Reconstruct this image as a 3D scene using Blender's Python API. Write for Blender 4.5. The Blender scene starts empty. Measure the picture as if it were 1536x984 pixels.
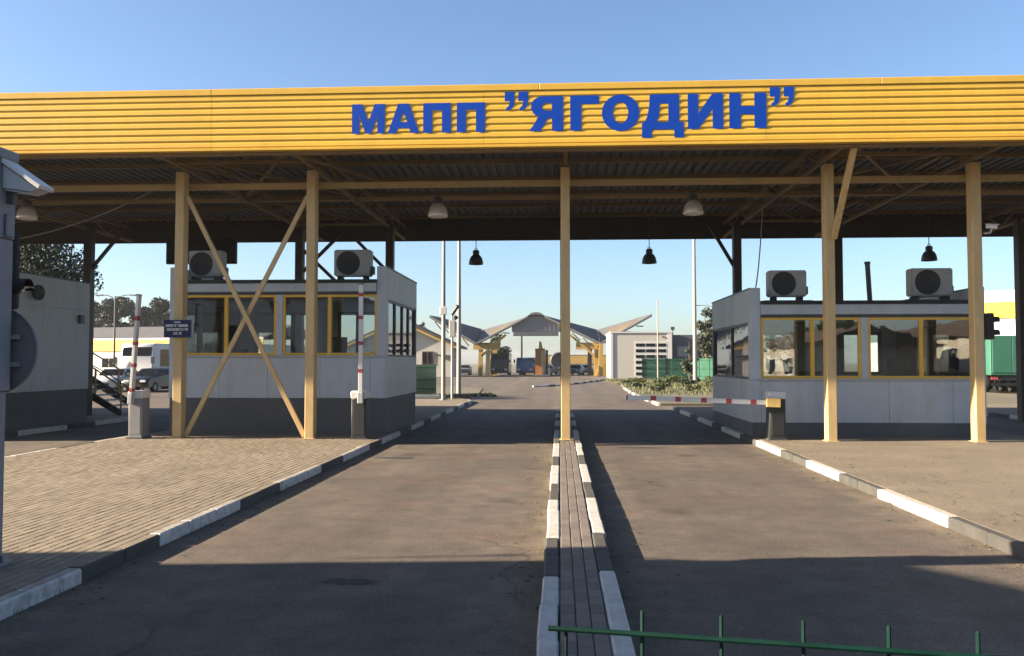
import bpy, bmesh, math, random
from mathutils import Vector, Matrix
R = math.radians
sc = bpy.context.scene
col = sc.collection

# ------------------------------------------------------------------ camera, world, sun, exposure
cam = bpy.data.objects.new('camera', bpy.data.cameras.new('camera'))
col.objects.link(cam)
cam.data.sensor_width = 36.0
cam.data.lens = 36.0 * 1300.0 / 1536.0
cam.data.clip_start = 0.05
cam.data.clip_end = 4000
cam.location = (0, 0, 1.8)
cam.rotation_euler = (R(90 + 2.25), 0, R(3.17))
sc.camera = cam

SUN_TO = Vector((-2.8, -0.40, 1.0)).normalized()          # direction towards the sun
SUN_EL = math.asin(SUN_TO.z)
world = bpy.data.worlds.new('World'); sc.world = world
world.use_nodes = True
wn = world.node_tree
sky = wn.nodes.new('ShaderNodeTexSky'); sky.sky_type = 'NISHITA'; sky.sun_disc = False
sky.sun_elevation = SUN_EL
sky.sun_rotation = math.atan2(SUN_TO.x, SUN_TO.y)
sky.air_density = 0.9; sky.dust_density = 1.4; sky.ozone_density = 3.0; sky.altitude = 150
wn.links.new(sky.outputs[0], wn.nodes['Background'].inputs['Color'])
wn.nodes['Background'].inputs['Strength'].default_value = 0.05

sl = bpy.data.lights.new('sun', 'SUN'); sl.energy = 5.0; sl.angle = R(0.5); sl.color = (1.0, 0.83, 0.62)
sun = bpy.data.objects.new('sun', sl); col.objects.link(sun)
sun.rotation_euler = SUN_TO.to_track_quat('Z', 'Y').to_euler()
sc.view_settings.view_transform = 'Standard'
sc.view_settings.look = 'None'
sc.view_settings.exposure = 2.35
sc.view_settings.gamma = 1.0
sc.cycles.max_bounces = 8
sc.cycles.transparent_max_bounces = 16
sc.cycles.use_denoising = True

# ------------------------------------------------------------------ materials
MATS = {}
KA = 0.62            # overall reflectance scale
def top_dust(m, c, amt):
    nt = m.node_tree; N = nt.nodes; L = nt.links; b = N['Principled BSDF']
    src = b.inputs['Base Color'].links[0].from_socket
    g = N.new('ShaderNodeNewGeometry'); sx = N.new('ShaderNodeSeparateXYZ'); L.new(g.outputs['True Normal'], sx.inputs[0])
    tc = N.new('ShaderNodeTexCoord'); nz = N.new('ShaderNodeTexNoise'); nz.inputs['Scale'].default_value = 7; nz.inputs['Detail'].default_value = 6; L.new(tc.outputs['Object'], nz.inputs[0])
    r = N.new('ShaderNodeMapRange'); r.inputs[1].default_value = .35; r.inputs[2].default_value = .6; r.inputs[3].default_value = amt * .55; r.inputs[4].default_value = amt; L.new(nz.outputs['Fac'], r.inputs[0])
    st = N.new('ShaderNodeMath'); st.operation = 'GREATER_THAN'; st.inputs[1].default_value = .8; L.new(sx.outputs['Z'], st.inputs[0])
    mu = N.new('ShaderNodeMath'); mu.operation = 'MULTIPLY'; L.new(r.outputs[0], mu.inputs[0]); L.new(st.outputs[0], mu.inputs[1])
    x = N.new('ShaderNodeMix'); x.data_type = 'RGBA'; L.new(mu.outputs[0], x.inputs[0]); L.new(src, x.inputs[6]); x.inputs[7].default_value = tuple(v * KA for v in c) + (1,)
    L.new(x.outputs[2], b.inputs['Base Color'])

def mat(name, c, rough=0.6, var=0.12, scale=1.5, bump=0.0, bscale=40.0, metal=0.0, spec=0.4, dirt=None, dscale=0.6, damt=0.5,
        tone=False, speck=0.0, sscale=220.0, stretch=None):
    c = tuple(v * KA for v in c); dirt = tuple(v * KA for v in dirt) if dirt else None
    m = bpy.data.materials.new(name); m.use_nodes = True
    nt = m.node_tree; N = nt.nodes; L = nt.links
    b = N['Principled BSDF']
    b.inputs['Roughness'].default_value = rough; b.inputs['Metallic'].default_value = metal
    b.inputs['Specular IOR Level'].default_value = spec
    tc = N.new('ShaderNodeTexCoord'); co = tc.outputs['Object']
    if stretch:
        mp = N.new('ShaderNodeMapping'); mp.inputs['Scale'].default_value = stretch; L.new(co, mp.inputs[0]); co = mp.outputs[0]
    def noise(s, d=5, r=0.6):
        n = N.new('ShaderNodeTexNoise'); n.inputs['Scale'].default_value = s; n.inputs['Detail'].default_value = d
        n.inputs['Roughness'].default_value = r; L.new(co, n.inputs['Vector']); return n.outputs['Fac']
    def mixc(a, bb, f):
        x = N.new('ShaderNodeMix'); x.data_type = 'RGBA'
        for k, v in ((6, a), (7, bb)):
            if isinstance(v, tuple): x.inputs[k].default_value = v
            else: L.new(v, x.inputs[k])
        if isinstance(f, float): x.inputs[0].default_value = f
        else: L.new(f, x.inputs[0])
        return x.outputs[2]
    def ramp(f, a, bb):
        r = N.new('ShaderNodeMapRange'); r.inputs[1].default_value = a; r.inputs[2].default_value = bb; L.new(f, r.inputs[0]); return r.outputs[0]
    lo = tuple(max(0, v * (1 - var)) for v in c) + (1,); hi = tuple(min(1, v * (1 + var)) for v in c) + (1,)
    cur = mixc(lo, hi, ramp(noise(scale), 0.3, 0.7))
    if dirt:
        f = ramp(noise(dscale, 8, 0.7), 0.45, 0.75)
        mu = N.new('ShaderNodeMath'); mu.operation = 'MULTIPLY'; mu.inputs[1].default_value = damt; L.new(f, mu.inputs[0])
        cur = mixc(cur, tuple(dirt) + (1,), mu.outputs[0])
    if speck:
        f = ramp(noise(sscale, 2, 0.5), 0.3, 0.7)
        mm = N.new('ShaderNodeMapRange'); mm.inputs[3].default_value = 1 - speck; mm.inputs[4].default_value = 1 + speck; L.new(f, mm.inputs[0])
        vm = N.new('ShaderNodeVectorMath'); vm.operation = 'SCALE'; L.new(cur, vm.inputs[0]); L.new(mm.outputs[0], vm.inputs['Scale']); cur = vm.outputs[0]
    if tone:
        at = N.new('ShaderNodeAttribute'); at.attribute_name = 'tone'
        mm = N.new('ShaderNodeMapRange'); mm.inputs[3].default_value = 0.84; mm.inputs[4].default_value = 1.13; L.new(at.outputs['Fac'], mm.inputs[0])
        vm = N.new('ShaderNodeVectorMath'); vm.operation = 'SCALE'; L.new(cur, vm.inputs[0]); L.new(mm.outputs[0], vm.inputs['Scale']); cur = vm.outputs[0]
    L.new(cur, b.inputs['Base Color'])
    if bump:
        bp = N.new('ShaderNodeBump'); bp.inputs['Strength'].default_value = bump; bp.inputs['Distance'].default_value = 0.02
        L.new(noise(bscale, 4), bp.inputs['Height']); L.new(bp.outputs[0], b.inputs['Normal'])
    MATS[name] = m
    return m

def glass_mat(name, tint=(0.90, 0.93, 0.92), refl=0.085):
    m = bpy.data.materials.new(name); m.use_nodes = True
    nt = m.node_tree; N = nt.nodes; L = nt.links
    N.remove(N['Principled BSDF'])
    out = N['Material Output']
    tr = N.new('ShaderNodeBsdfTransparent'); tr.inputs[0].default_value = tint + (1,)
    gl = N.new('ShaderNodeBsdfGlossy'); gl.inputs['Roughness'].default_value = 0.015; gl.inputs[0].default_value = (0.95, 0.97, 1, 1)
    fr = N.new('ShaderNodeFresnel'); fr.inputs[0].default_value = 1.45
    ad = N.new('ShaderNodeMath'); ad.operation = 'ADD'; ad.inputs[1].default_value = refl; ad.use_clamp = True
    tc = N.new('ShaderNodeTexCoord'); nz = N.new('ShaderNodeTexNoise'); nz.inputs['Scale'].default_value = 2.2
    bp = N.new('ShaderNodeBump'); bp.inputs['Strength'].default_value = 0.03; bp.inputs['Distance'].default_value = 0.05
    L.new(tc.outputs['Object'], nz.inputs[0]); L.new(nz.outputs[0], bp.inputs['Height']); L.new(bp.outputs[0], gl.inputs['Normal'])
    mx = N.new('ShaderNodeMixShader')
    L.new(fr.outputs[0], ad.inputs[0]); L.new(ad.outputs[0], mx.inputs[0]); L.new(tr.outputs[0], mx.inputs[1]); L.new(gl.outputs[0], mx.inputs[2])
    L.new(mx.outputs[0], out.inputs[0])
    return m

def asphalt_mat():
    m = mat('asphalt', (0.122, 0.102, 0.084), 0.85, 0.16, 0.35, 0.4, 130, spec=0.3, dirt=(0.205, 0.168, 0.132), dscale=0.55, damt=0.75, speck=0.30, sscale=120)
    nt = m.node_tree; N = nt.nodes; L = nt.links
    b = N['Principled BSDF']
    src = b.inputs['Base Color'].links[0].from_socket
    tc = N.new('ShaderNodeTexCoord')
    # long wheel-track wear running with the traffic, and hairline cracks
    mp = N.new('ShaderNodeMapping'); mp.inputs['Scale'].default_value = (1.3, 0.06, 1); L.new(tc.outputs['Object'], mp.inputs[0])
    nz = N.new('ShaderNodeTexNoise'); nz.inputs['Scale'].default_value = 1.0; nz.inputs['Detail'].default_value = 3; L.new(mp.outputs[0], nz.inputs[0])
    r1 = N.new('ShaderNodeMapRange'); r1.inputs[1].default_value = 0.35; r1.inputs[2].default_value = 0.65; r1.inputs[3].default_value = 0.86; r1.inputs[4].default_value = 1.13
    L.new(nz.outputs['Fac'], r1.inputs[0])
    n2 = N.new('ShaderNodeTexNoise'); n2.inputs['Scale'].default_value = 0.9; n2.inputs['Detail'].default_value = 6; L.new(tc.outputs['Object'], n2.inputs[0])
    n4 = N.new('ShaderNodeTexNoise'); n4.inputs['Scale'].default_value = 2.6; n4.inputs['Detail'].default_value = 9; n4.inputs['Roughness'].default_value = 0.72; L.new(tc.outputs['Object'], n4.inputs[0])
    r4 = N.new('ShaderNodeMapRange'); r4.inputs[1].default_value = 0.3; r4.inputs[2].default_value = 0.7; r4.inputs[3].default_value = 0.74; r4.inputs[4].default_value = 1.26; L.new(n4.outputs['Fac'], r4.inputs[0])
    n5 = N.new('ShaderNodeTexNoise'); n5.inputs['Scale'].default_value = 0.75; n5.inputs['Detail'].default_value = 5; n5.inputs['W' if 'W' in n5.inputs else 'Detail'].default_value = 5; L.new(tc.outputs['Object'], n5.inputs[0])
    r5 = N.new('ShaderNodeMapRange'); r5.inputs[1].default_value = 0.52; r5.inputs[2].default_value = 0.72; L.new(n5.outputs['Fac'], r5.inputs[0])
    mxr = N.new('ShaderNodeMix'); mxr.data_type = 'RGBA'; mxr.inputs[7].default_value = (0.105, 0.066, 0.053, 1); L.new(src, mxr.inputs[6])
    mr = N.new('ShaderNodeMath'); mr.operation = 'MULTIPLY'; mr.inputs[1].default_value = 0.6; L.new(r5.outputs[0], mr.inputs[0]); L.new(mr.outputs[0], mxr.inputs[0]); src = mxr.outputs[2]
    # small dark oil spots
    v6 = N.new('ShaderNodeTexVoronoi'); v6.inputs['Scale'].default_value = 0.55; v6.inputs['Randomness'].default_value = 1.0
    L.new(tc.outputs['Object'], v6.inputs['Vector'])
    r6 = N.new('ShaderNodeMapRange'); r6.inputs[1].default_value = 0.06; r6.inputs[2].default_value = 0.16; r6.inputs[3].default_value = 0.6; r6.inputs[4].default_value = 1.0; L.new(v6.outputs['Distance'], r6.inputs[0])
    vs = N.new('ShaderNodeVectorMath'); vs.operation = 'SCALE'; vs.inputs['Scale'].default_value = 0.9; L.new(n2.outputs['Color'], vs.inputs[0])
    va = N.new('ShaderNodeVectorMath'); L.new(tc.outputs['Object'], va.inputs[0]); L.new(vs.outputs[0], va.inputs[1])
    vo = N.new('ShaderNodeTexVoronoi'); vo.feature = 'DISTANCE_TO_EDGE'; vo.inputs['Scale'].default_value = 0.34; L.new(va.outputs[0], vo.inputs['Vector'])
    r2 = N.new('ShaderNodeMapRange'); r2.inputs[1].default_value = 0.0; r2.inputs[2].default_value = 0.006; r2.inputs[3].default_value = 0.5; r2.inputs[4].default_value = 1.0
    L.new(vo.outputs['Distance'], r2.inputs[0])
    n3 = N.new('ShaderNodeTexNoise'); n3.inputs['Scale'].default_value = 0.22; L.new(tc.outputs['Object'], n3.inputs[0])
    r3 = N.new('ShaderNodeMapRange'); r3.inputs[1].default_value = 0.5; r3.inputs[2].default_value = 0.6; r3.inputs[3].default_value = 1.0; r3.inputs[4].default_value = 0.0
    L.new(n3.outputs['Fac'], r3.inputs[0])
    mxx = N.new('ShaderNodeMath'); mxx.operation = 'MAXIMUM'; L.new(r2.outputs[0], mxx.inputs[0]); L.new(r3.outputs[0], mxx.inputs[1])
    mu = N.new('ShaderNodeMath'); mu.operation = 'MULTIPLY'; L.new(r1.outputs[0], mu.inputs[0]); L.new(mxx.outputs[0], mu.inputs[1])
    n9 = N.new('ShaderNodeTexNoise'); n9.inputs['Scale'].default_value = 34; n9.inputs['Detail'].default_value = 3; n9.inputs['Roughness'].default_value = 0.8; L.new(tc.outputs['Object'], n9.inputs[0])
    r9 = N.new('ShaderNodeMapRange'); r9.inputs[1].default_value = 0.3; r9.inputs[2].default_value = 0.7; r9.inputs[3].default_value = 0.62; r9.inputs[4].default_value = 1.38; L.new(n9.outputs['Fac'], r9.inputs[0])
    m9 = N.new('ShaderNodeMath'); m9.operation = 'MULTIPLY'; L.new(r4.outputs[0], m9.inputs[0]); L.new(r9.outputs[0], m9.inputs[1]); r4 = m9
    # sand washed up against the kerbs
    sx = N.new('ShaderNodeSeparateXYZ'); L.new(tc.outputs['Object'], sx.inputs[0])
    prev = None
    for kx in (-3.9, -0.14, 0.44, 4.2):
        d1 = N.new('ShaderNodeMath'); d1.operation = 'SUBTRACT'; d1.inputs[1].default_value = kx; L.new(sx.outputs['X'], d1.inputs[0])
        d2 = N.new('ShaderNodeMath'); d2.operation = 'ABSOLUTE'; L.new(d1.outputs[0], d2.inputs[0])
        if prev is None: prev = d2
        else:
            d3 = N.new('ShaderNodeMath'); d3.operation = 'MINIMUM'; L.new(prev.outputs[0], d3.inputs[0]); L.new(d2.outputs[0], d3.inputs[1]); prev = d3
    nj = N.new('ShaderNodeMath'); nj.operation = 'MULTIPLY_ADD'; nj.inputs[1].default_value = -0.9; nj.inputs[2].default_value = 0.45; L.new(n4.outputs['Fac'], nj.inputs[0])
    dj = N.new('ShaderNodeMath'); dj.operation = 'ADD'; L.new(prev.outputs[0], dj.inputs[0]); L.new(nj.outputs[0], dj.inputs[1])
    rs_ = N.new('ShaderNodeMapRange'); rs_.inputs[1].default_value = 0.0; rs_.inputs[2].default_value = 0.42; rs_.inputs[3].default_value = 0.62; rs_.inputs[4].default_value = 0.0; L.new(dj.outputs[0], rs_.inputs[0])
    ms_ = N.new('ShaderNodeMix'); ms_.data_type = 'RGBA'; ms_.inputs[7].default_value = (0.125, 0.098, 0.066, 1); L.new(rs_.outputs[0], ms_.inputs[0]); L.new(src, ms_.inputs[6]); src = ms_.outputs[2]
    m7 = N.new('ShaderNodeMath'); m7.operation = 'MULTIPLY'; L.new(mu.outputs[0], m7.inputs[0]); L.new(r4.outputs[0], m7.inputs[1])
    m8 = N.new('ShaderNodeMath'); m8.operation = 'MULTIPLY'; L.new(m7.outputs[0], m8.inputs[0]); L.new(r6.outputs[0], m8.inputs[1])
    v = N.new('ShaderNodeVectorMath'); v.operation = 'SCALE'; L.new(src, v.inputs[0]); L.new(m8.outputs[0], v.inputs['Scale'])
    L.new(v.outputs[0], b.inputs['Base Color'])
    return m

M_asph = asphalt_mat()
M_leafdry = mat('dry_leaf', (0.20, 0.13, 0.06), 0.8, 0.3, 30)
M_tar = mat('tar_patch', (0.045, 0.04, 0.036), 0.75, 0.25, 6, 0.5, 60)
M_earth = mat('dry_earth', (0.16, 0.14, 0.09), 0.95, 0.25, 0.05, dirt=(0.09, 0.10, 0.045), dscale=0.03)
M_sand = mat('joint_sand', (0.24, 0.19, 0.13), 0.95, 0.2, 6)
M_paver = mat('paver_concrete', (0.288, 0.236, 0.170), 0.85, 0.16, 0.8, 0.35, 120, dirt=(0.20, 0.155, 0.112), dscale=0.35, damt=0.6, tone=True, speck=0.12, sscale=150)
M_pavegrey = mat('paver_grey', (0.20, 0.168, 0.145), 0.85, 0.12, 1.0, 0.35, 120, tone=True, speck=0.12, sscale=150)
M_conc = mat('concrete_paving', (0.232, 0.192, 0.138), 0.9, 0.16, 0.9, 0.5, 45, dirt=(0.160, 0.128, 0.098), dscale=1.1, damt=0.7, speck=0.26, sscale=38)
M_kwhite = mat('kerb_white_paint', (0.72, 0.70, 0.66), 0.7, 0.06, 3, 0.5, 40, dirt=(0.24, 0.22, 0.20), dscale=7.5, damt=0.65)
M_kgrey = mat('kerb_bare_concrete', (0.075, 0.073, 0.068), 0.85, 0.25, 3, 0.4, 70, dirt=(0.13, 0.12, 0.105), dscale=4.0, damt=0.5)
M_kwhite_worn = mat('kerb_white_worn', (0.70, 0.69, 0.67), 0.7, 0.06, 3, 0.3, 60, dirt=(0.16, 0.155, 0.15), dscale=8.5, damt=0.85)
M_kgrey_worn = mat('kerb_concrete_worn', (0.085, 0.083, 0.08), 0.85, 0.2, 3, 0.4, 70, dirt=(0.15, 0.14, 0.125), dscale=4.0, damt=0.5)
top_dust(M_kwhite, (0.45, 0.40, 0.32), .5)
for m_, a_ in ((M_kwhite_worn, .85), (M_kgrey_worn, .95)): top_dust(m_, (0.29, 0.24, 0.165), a_)
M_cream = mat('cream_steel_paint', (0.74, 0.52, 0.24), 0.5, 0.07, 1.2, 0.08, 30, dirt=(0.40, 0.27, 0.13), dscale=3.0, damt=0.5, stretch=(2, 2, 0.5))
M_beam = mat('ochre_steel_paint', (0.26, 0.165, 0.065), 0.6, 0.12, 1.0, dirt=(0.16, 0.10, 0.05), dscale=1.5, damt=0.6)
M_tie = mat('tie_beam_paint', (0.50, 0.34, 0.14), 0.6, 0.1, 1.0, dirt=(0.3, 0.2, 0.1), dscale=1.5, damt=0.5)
M_brown = mat('dark_brown_steel', (0.062, 0.045, 0.032), 0.6, 0.15, 1.0)
M_fascia = mat('yellow_sheet', (0.90, 0.555, 0.068), 0.38, 0.06, 0.5, 0.25, 0.9, dirt=(0.72, 0.40, 0.055), dscale=1.2, damt=0.5, stretch=(1.2, 1, 0.25))
M_deck = mat('deck_zinc', (0.115, 0.12, 0.13), 0.6, 0.2, 1.0, metal=0.2)
M_blue = mat('letter_blue', (0.003, 0.070, 0.52), 0.5, 0.04, 2, spec=0.15)
M_panel = mat('booth_panel', (0.58, 0.63, 0.67), 0.5, 0.06, 0.7, 0.04, 12, dirt=(0.38, 0.37, 0.35), dscale=1.6, damt=0.55, stretch=(1.5, 1.5, 0.5))
M_plinth = mat('booth_plinth', (0.115, 0.122, 0.128), 0.75, 0.12, 1.2, 0.2, 50, dirt=(0.19, 0.17, 0.15), dscale=1.0, damt=0.4)
M_wframe = mat('yellow_window_frame', (0.95, 0.56, 0.06), 0.45, 0.08, 2.0)
M_dark = mat('black_felt', (0.022, 0.022, 0.024), 0.7, 0.2, 3)
M_dgrey = mat('dark_grey_metal', (0.075, 0.08, 0.085), 0.5, 0.15, 2)
M_grey = mat('grey_metal', (0.32, 0.32, 0.33), 0.45, 0.1, 2, metal=0.2)
M_lgrey = mat('light_grey_paint', (0.55, 0.55, 0.54), 0.5, 0.06, 2, dirt=(0.40, 0.38, 0.34), dscale=2, damt=0.35)
M_pole = mat('pole_paint', (0.42, 0.385, 0.34), 0.6, 0.08, 2, dirt=(0.3, 0.27, 0.23), dscale=2, damt=.4)
M_dyel2 = mat('hall_yellow_band', (0.85, 0.55, 0.08), 0.6, 0.08, 0.5)
M_fan = mat('fan_grey', (0.05, 0.05, 0.05), 0.7)
M_pillar = mat('pillar_cladding', (0.27, 0.28, 0.31), 0.55, 0.08, 2, dirt=(0.20, 0.19, 0.18), dscale=2, damt=0.5)
M_ac = mat('ac_beige_paint', (0.44, 0.42, 0.385), 0.5, 0.05, 2, dirt=(0.42, 0.38, 0.33), dscale=3, damt=0.4)
M_white = mat('white_paint', (0.78, 0.77, 0.74), 0.45, 0.04, 2, dirt=(0.60, 0.57, 0.52), dscale=1.4, damt=0.3)
M_red = mat('red_stripe', (0.42, 0.06, 0.06), 0.5, 0.1, 3)
M_clamp = mat('orange_cap', (0.70, 0.48, 0.16), 0.5, 0.1, 3)
M_cab = mat('cabinet_charcoal', (0.030, 0.032, 0.034), 0.55, 0.15, 2)
M_gable = mat('pale_grey_sheet', (0.27, 0.27, 0.28), 0.6, 0.08, 0.5)
M_silver = mat('silver_shade', (1.25, 1.25, 1.25), 0.3, 0.05, 3, metal=0.25)
M_bulb = mat('frosted_bulb', (0.8, 0.8, 0.78), 0.3, 0.02)
M_navy = mat('sign_navy', (0.010, 0.018, 0.085), 0.35, 0.1, 3)
M_signback = mat('sign_back_grey', (0.21, 0.205, 0.205), 0.5, 0.08, 3)
M_fgreen = mat('fence_green', (0.003, 0.030, 0.021), 0.55, 0.25, 30, spec=0.15, dirt=(0.012, 0.045, 0.03), dscale=60, damt=0.5)
M_mgreen = mat('screen_green', (0.022, 0.125, 0.075), 0.7, 0.2, 0.7)
def net(m, f):
    nt = m.node_tree; N = nt.nodes; L = nt.links; b = N['Principled BSDF']; out = N['Material Output']
    tr = N.new('ShaderNodeBsdfTransparent'); mx = N.new('ShaderNodeMixShader'); mx.inputs[0].default_value = f
    L.new(tr.outputs[0], mx.inputs[1]); L.new(b.outputs[0], mx.inputs[2]); L.new(mx.outputs[0], out.inputs[0])
net(M_mgreen, 0.78)
M_glass = glass_mat('booth_glass')
M_cglass = mat('vehicle_glass', (0.012, 0.014, 0.017), 0.10, 0.1, 1, spec=0.08)
M_tyre = mat('tyre_rubber', (0.02, 0.02, 0.02), 0.85, 0.1, 5)
M_int = mat('interior_wall', (0.62, 0.63, 0.60), 0.8, 0.1, 1)
M_wood = mat('desk_wood', (0.22, 0.14, 0.08), 0.6, 0.2, 2, stretch=(1, 8, 8))
M_bark = mat('bark', (0.10, 0.075, 0.055), 0.9, 0.25, 4, 0.5, 12)
M_leafd = mat('pine_foliage', (0.040, 0.058, 0.028), 0.75, 0.45, 0.6)
M_leaf = mat('broad_foliage', (0.085, 0.115, 0.04), 0.7, 0.45, 0.7)
M_leafm = mat('dusky_foliage', (0.055, 0.070, 0.034), 0.75, 0.4, 0.7)
M_leafl = mat('shrub_foliage', (0.105, 0.125, 0.04), 0.7, 0.40, 1.2)
M_grass = mat('grass_blades', (0.13, 0.145, 0.05), 0.8, 0.35, 0.6)
M_slate = mat('grey_roof_sheet', (0.15, 0.15, 0.155), 0.8, 0.12, 0.3, spec=0.2)
M_under = mat('canopy_soffit', (0.15, 0.115, 0.075), 0.7, 0.25, 0.6)
M_dyel = mat('distant_yellow', (0.58, 0.38, 0.11), 0.6, 0.12, 0.5)
M_wall = mat('rendered_wall', (0.62, 0.59, 0.53), 0.8, 0.06, 0.4, 0.1, 6, dirt=(0.48, 0.44, 0.38), dscale=0.4, damt=0.35)
M_cwall = mat('cream_wall', (0.46, 0.41, 0.32), 0.8, 0.06, 0.4)
M_dwall = mat('charcoal_cladding', (0.11, 0.115, 0.13), 0.6, 0.1, 0.5)
M_roof = mat('brown_roof', (0.13, 0.09, 0.06), 0.7, 0.15, 1)
M_orange = mat('orange_paint', (0.50, 0.17, 0.04), 0.5, 0.1, 1)
M_cblue = mat('truck_blue', (0.04, 0.13, 0.32), 0.35, 0.1, 1)
M_cblack = mat('vehicle_black', (0.018, 0.019, 0.022), 0.3, 0.1, 1)
M_cwhite = mat('vehicle_white', (0.72, 0.72, 0.72), 0.3, 0.04, 1)
M_csil = mat('vehicle_silver', (0.42, 0.44, 0.46), 0.3, 0.05, 1, metal=0.4)
M_tgreen = mat('tarpaulin_green', (0.035, 0.17, 0.11), 0.6, 0.15, 0.8)
M_cable = mat('cable_grey', (0.55, 0.52, 0.48), 0.7)
M_lens = mat('lamp_lens', (0.7, 0.72, 0.75), 0.1, 0.02)
M_bark2 = M_bark

# ------------------------------------------------------------------ mesh building
class MB:
    def __init__(s): s.v = []; s.f = []; s.mi = []
    def add(s, vs, fs, mi=0):
        o = len(s.v); s.v += [tuple(p) for p in vs]
        for f in fs: s.f.append(tuple(i + o for i in f)); s.mi.append(mi)
        return s
    def box(s, x0, x1, y0, y1, z0, z1, mi=0):
        v = [(x, y, z) for z in (z0, z1) for y in (y0, y1) for x in (x0, x1)]
        return s.add(v, [(0, 2, 3, 1), (4, 5, 7, 6), (0, 1, 5, 4), (2, 6, 7, 3), (0, 4, 6, 2), (1, 3, 7, 5)], mi)
    def beam(s, p, q, w, h, mi=0, up=(0, 0, 1)):
        p = Vector(p); q = Vector(q); d = (q - p).normalized(); u = Vector(up)
        if abs(d.dot(u)) > 0.98: u = Vector((0, 1, 0))
        r = d.cross(u).normalized(); u = r.cross(d).normalized()
        v = []
        for c in (p, q):
            for a, b in ((-1, -1), (1, -1), (1, 1), (-1, 1)): v.append(c + r * (a * w / 2) + u * (b * h / 2))
        return s.add(v, [(0, 3, 2, 1), (4, 5, 6, 7), (0, 1, 5, 4), (1, 2, 6, 5), (2, 3, 7, 6), (3, 0, 4, 7)], mi)
    def tube(s, pts, r, n=8, mi=0, cap=True):
        pts = [Vector(p) for p in pts]; rs = r if isinstance(r, (list, tuple)) else [r] * len(pts)
        o = []; ref = None
        for i, p in enumerate(pts):
            d = (pts[min(i + 1, len(pts) - 1)] - pts[max(i - 1, 0)]).normalized()
            if ref is None: ref = Vector((0, 0, 1)) if abs(d.z) < 0.9 else Vector((1, 0, 0))
            a = d.cross(ref).normalized(); b = a.cross(d).normalized(); ref = b
            for k in range(n):
                t = 2 * math.pi * k / n; o.append(p + a * (rs[i] * math.cos(t)) + b * (rs[i] * math.sin(t)))
        fs = [(i * n + k, i * n + (k + 1) % n, (i + 1) * n + (k + 1) % n, (i + 1) * n + k) for i in range(len(pts) - 1) for k in range(n)]
        if cap: fs += [tuple(range(n))[::-1], tuple((len(pts) - 1) * n + k for k in range(n))]
        return s.add(o, fs, mi)
    def lathe(s, prof, c=(0, 0, 0), n=24, mi=0, axis='Z'):
        o = []
        for r, z in prof:
            for k in range(n):
                t = 2 * math.pi * k / n; a, b = r * math.cos(t), r * math.sin(t)
                p = (a, b, z) if axis == 'Z' else ((a, z, b) if axis == 'Y' else (z, a, b))
                o.append((c[0] + p[0], c[1] + p[1], c[2] + p[2]))
        fs = [(i * n + k, i * n + (k + 1) % n, (i + 1) * n + (k + 1) % n, (i + 1) * n + k) for i in range(len(prof) - 1) for k in range(n)]
        return s.add(o, fs, mi)
    def prism(s, poly, a, b, axis='Y', mi=0):
        """extrude a 2D outline: axis Y uses (x,z), axis X uses (y,z), axis Z uses (x,y)"""
        n = len(poly)
        def P(u, v, w): return (u, w, v) if axis == 'Y' else ((w, u, v) if axis == 'X' else (u, v, w))
        o = [P(u, v, a) for u, v in poly] + [P(u, v, b) for u, v in poly]
        fs = [tuple(range(n)), tuple(range(2 * n - 1, n - 1, -1))] + [(i, i + n, (i + 1) % n + n, (i + 1) % n) for i in range(n)]
        return s.add(o, fs, mi)
    def rot(s, ang, c=(0, 0), axis='Z', i0=0):
        ca, sa = math.cos(ang), math.sin(ang)
        for i in range(i0, len(s.v)):
            x, y, z = s.v[i]; x -= c[0]; y -= c[1]
            s.v[i] = (c[0] + x * ca - y * sa, c[1] + x * sa + y * ca, z)
        return s

def wloc(o):
    v = Vector((0, 0, 0))
    while o is not None: v += o.location; o = o.parent
    return v

def build(name, mb, mats, parent=None, loc=None, bevel=0.0, smooth=False, seg=1, fixn=True):
    """link the collected faces as ONE mesh object; coordinates are given in the world and stored about the parent (or loc)"""
    org = wloc(parent) if parent is not None else Vector(loc if loc else (0, 0, 0))
    me = bpy.data.meshes.new(name)
    me.from_pydata([(a - org.x, b - org.y, c - org.z) for a, b, c in mb.v], [], mb.f)
    if not isinstance(mats, (list, tuple)): mats = [mats]
    for m in mats: me.materials.append(m)
    if any(mb.mi): me.polygons.foreach_set('material_index', mb.mi)
    if bevel or fixn:
        bm = bmesh.new(); bm.from_mesh(me)
        if fixn: bmesh.ops.recalc_face_normals(bm, faces=bm.faces)
        if bevel:
            es = [e for e in bm.edges if len(e.link_faces) == 2 and e.calc_face_angle(0) > 0.6]
            bmesh.ops.bevel(bm, geom=es, offset=bevel, segments=seg, affect='EDGES', clamp_overlap=True)
        bm.to_mesh(me); bm.free()
    if smooth:
        me.polygons.foreach_set('use_smooth', [True] * len(me.polygons))
        me.set_sharp_from_angle(angle=R(40))
    o = bpy.data.objects.new(name, me); col.objects.link(o)
    if parent is not None: o.parent = parent
    else: o.location = org
    return o

def tag(o, label=None, cat=None, group=None, kind=None):
    if label: o['label'] = label
    if cat: o['category'] = cat
    if group: o['group'] = group
    if kind: o['kind'] = kind
    return o

def thing(name, label, cat, loc, group=None):
    o = bpy.data.objects.new(name, None); o.empty_display_size = 0.2
    col.objects.link(o); o.location = loc
    return tag(o, label, cat, group)

def kids(o): return [c for c in col.objects if c.parent == o]
def copy_tree(o, loc=None, label=None, parent=None):
    c = o.copy(); col.objects.link(c)
    if parent is not None: c.parent = parent
    if loc is not None: c.location = loc
    if label: c['label'] = label
    for ch in kids(o): copy_tree(ch, None, None, c)
    return c

def structure(name, mb, m, loc=None, **k):
    return tag(build(name, mb, m, None, loc, **k), kind='structure')

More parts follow.
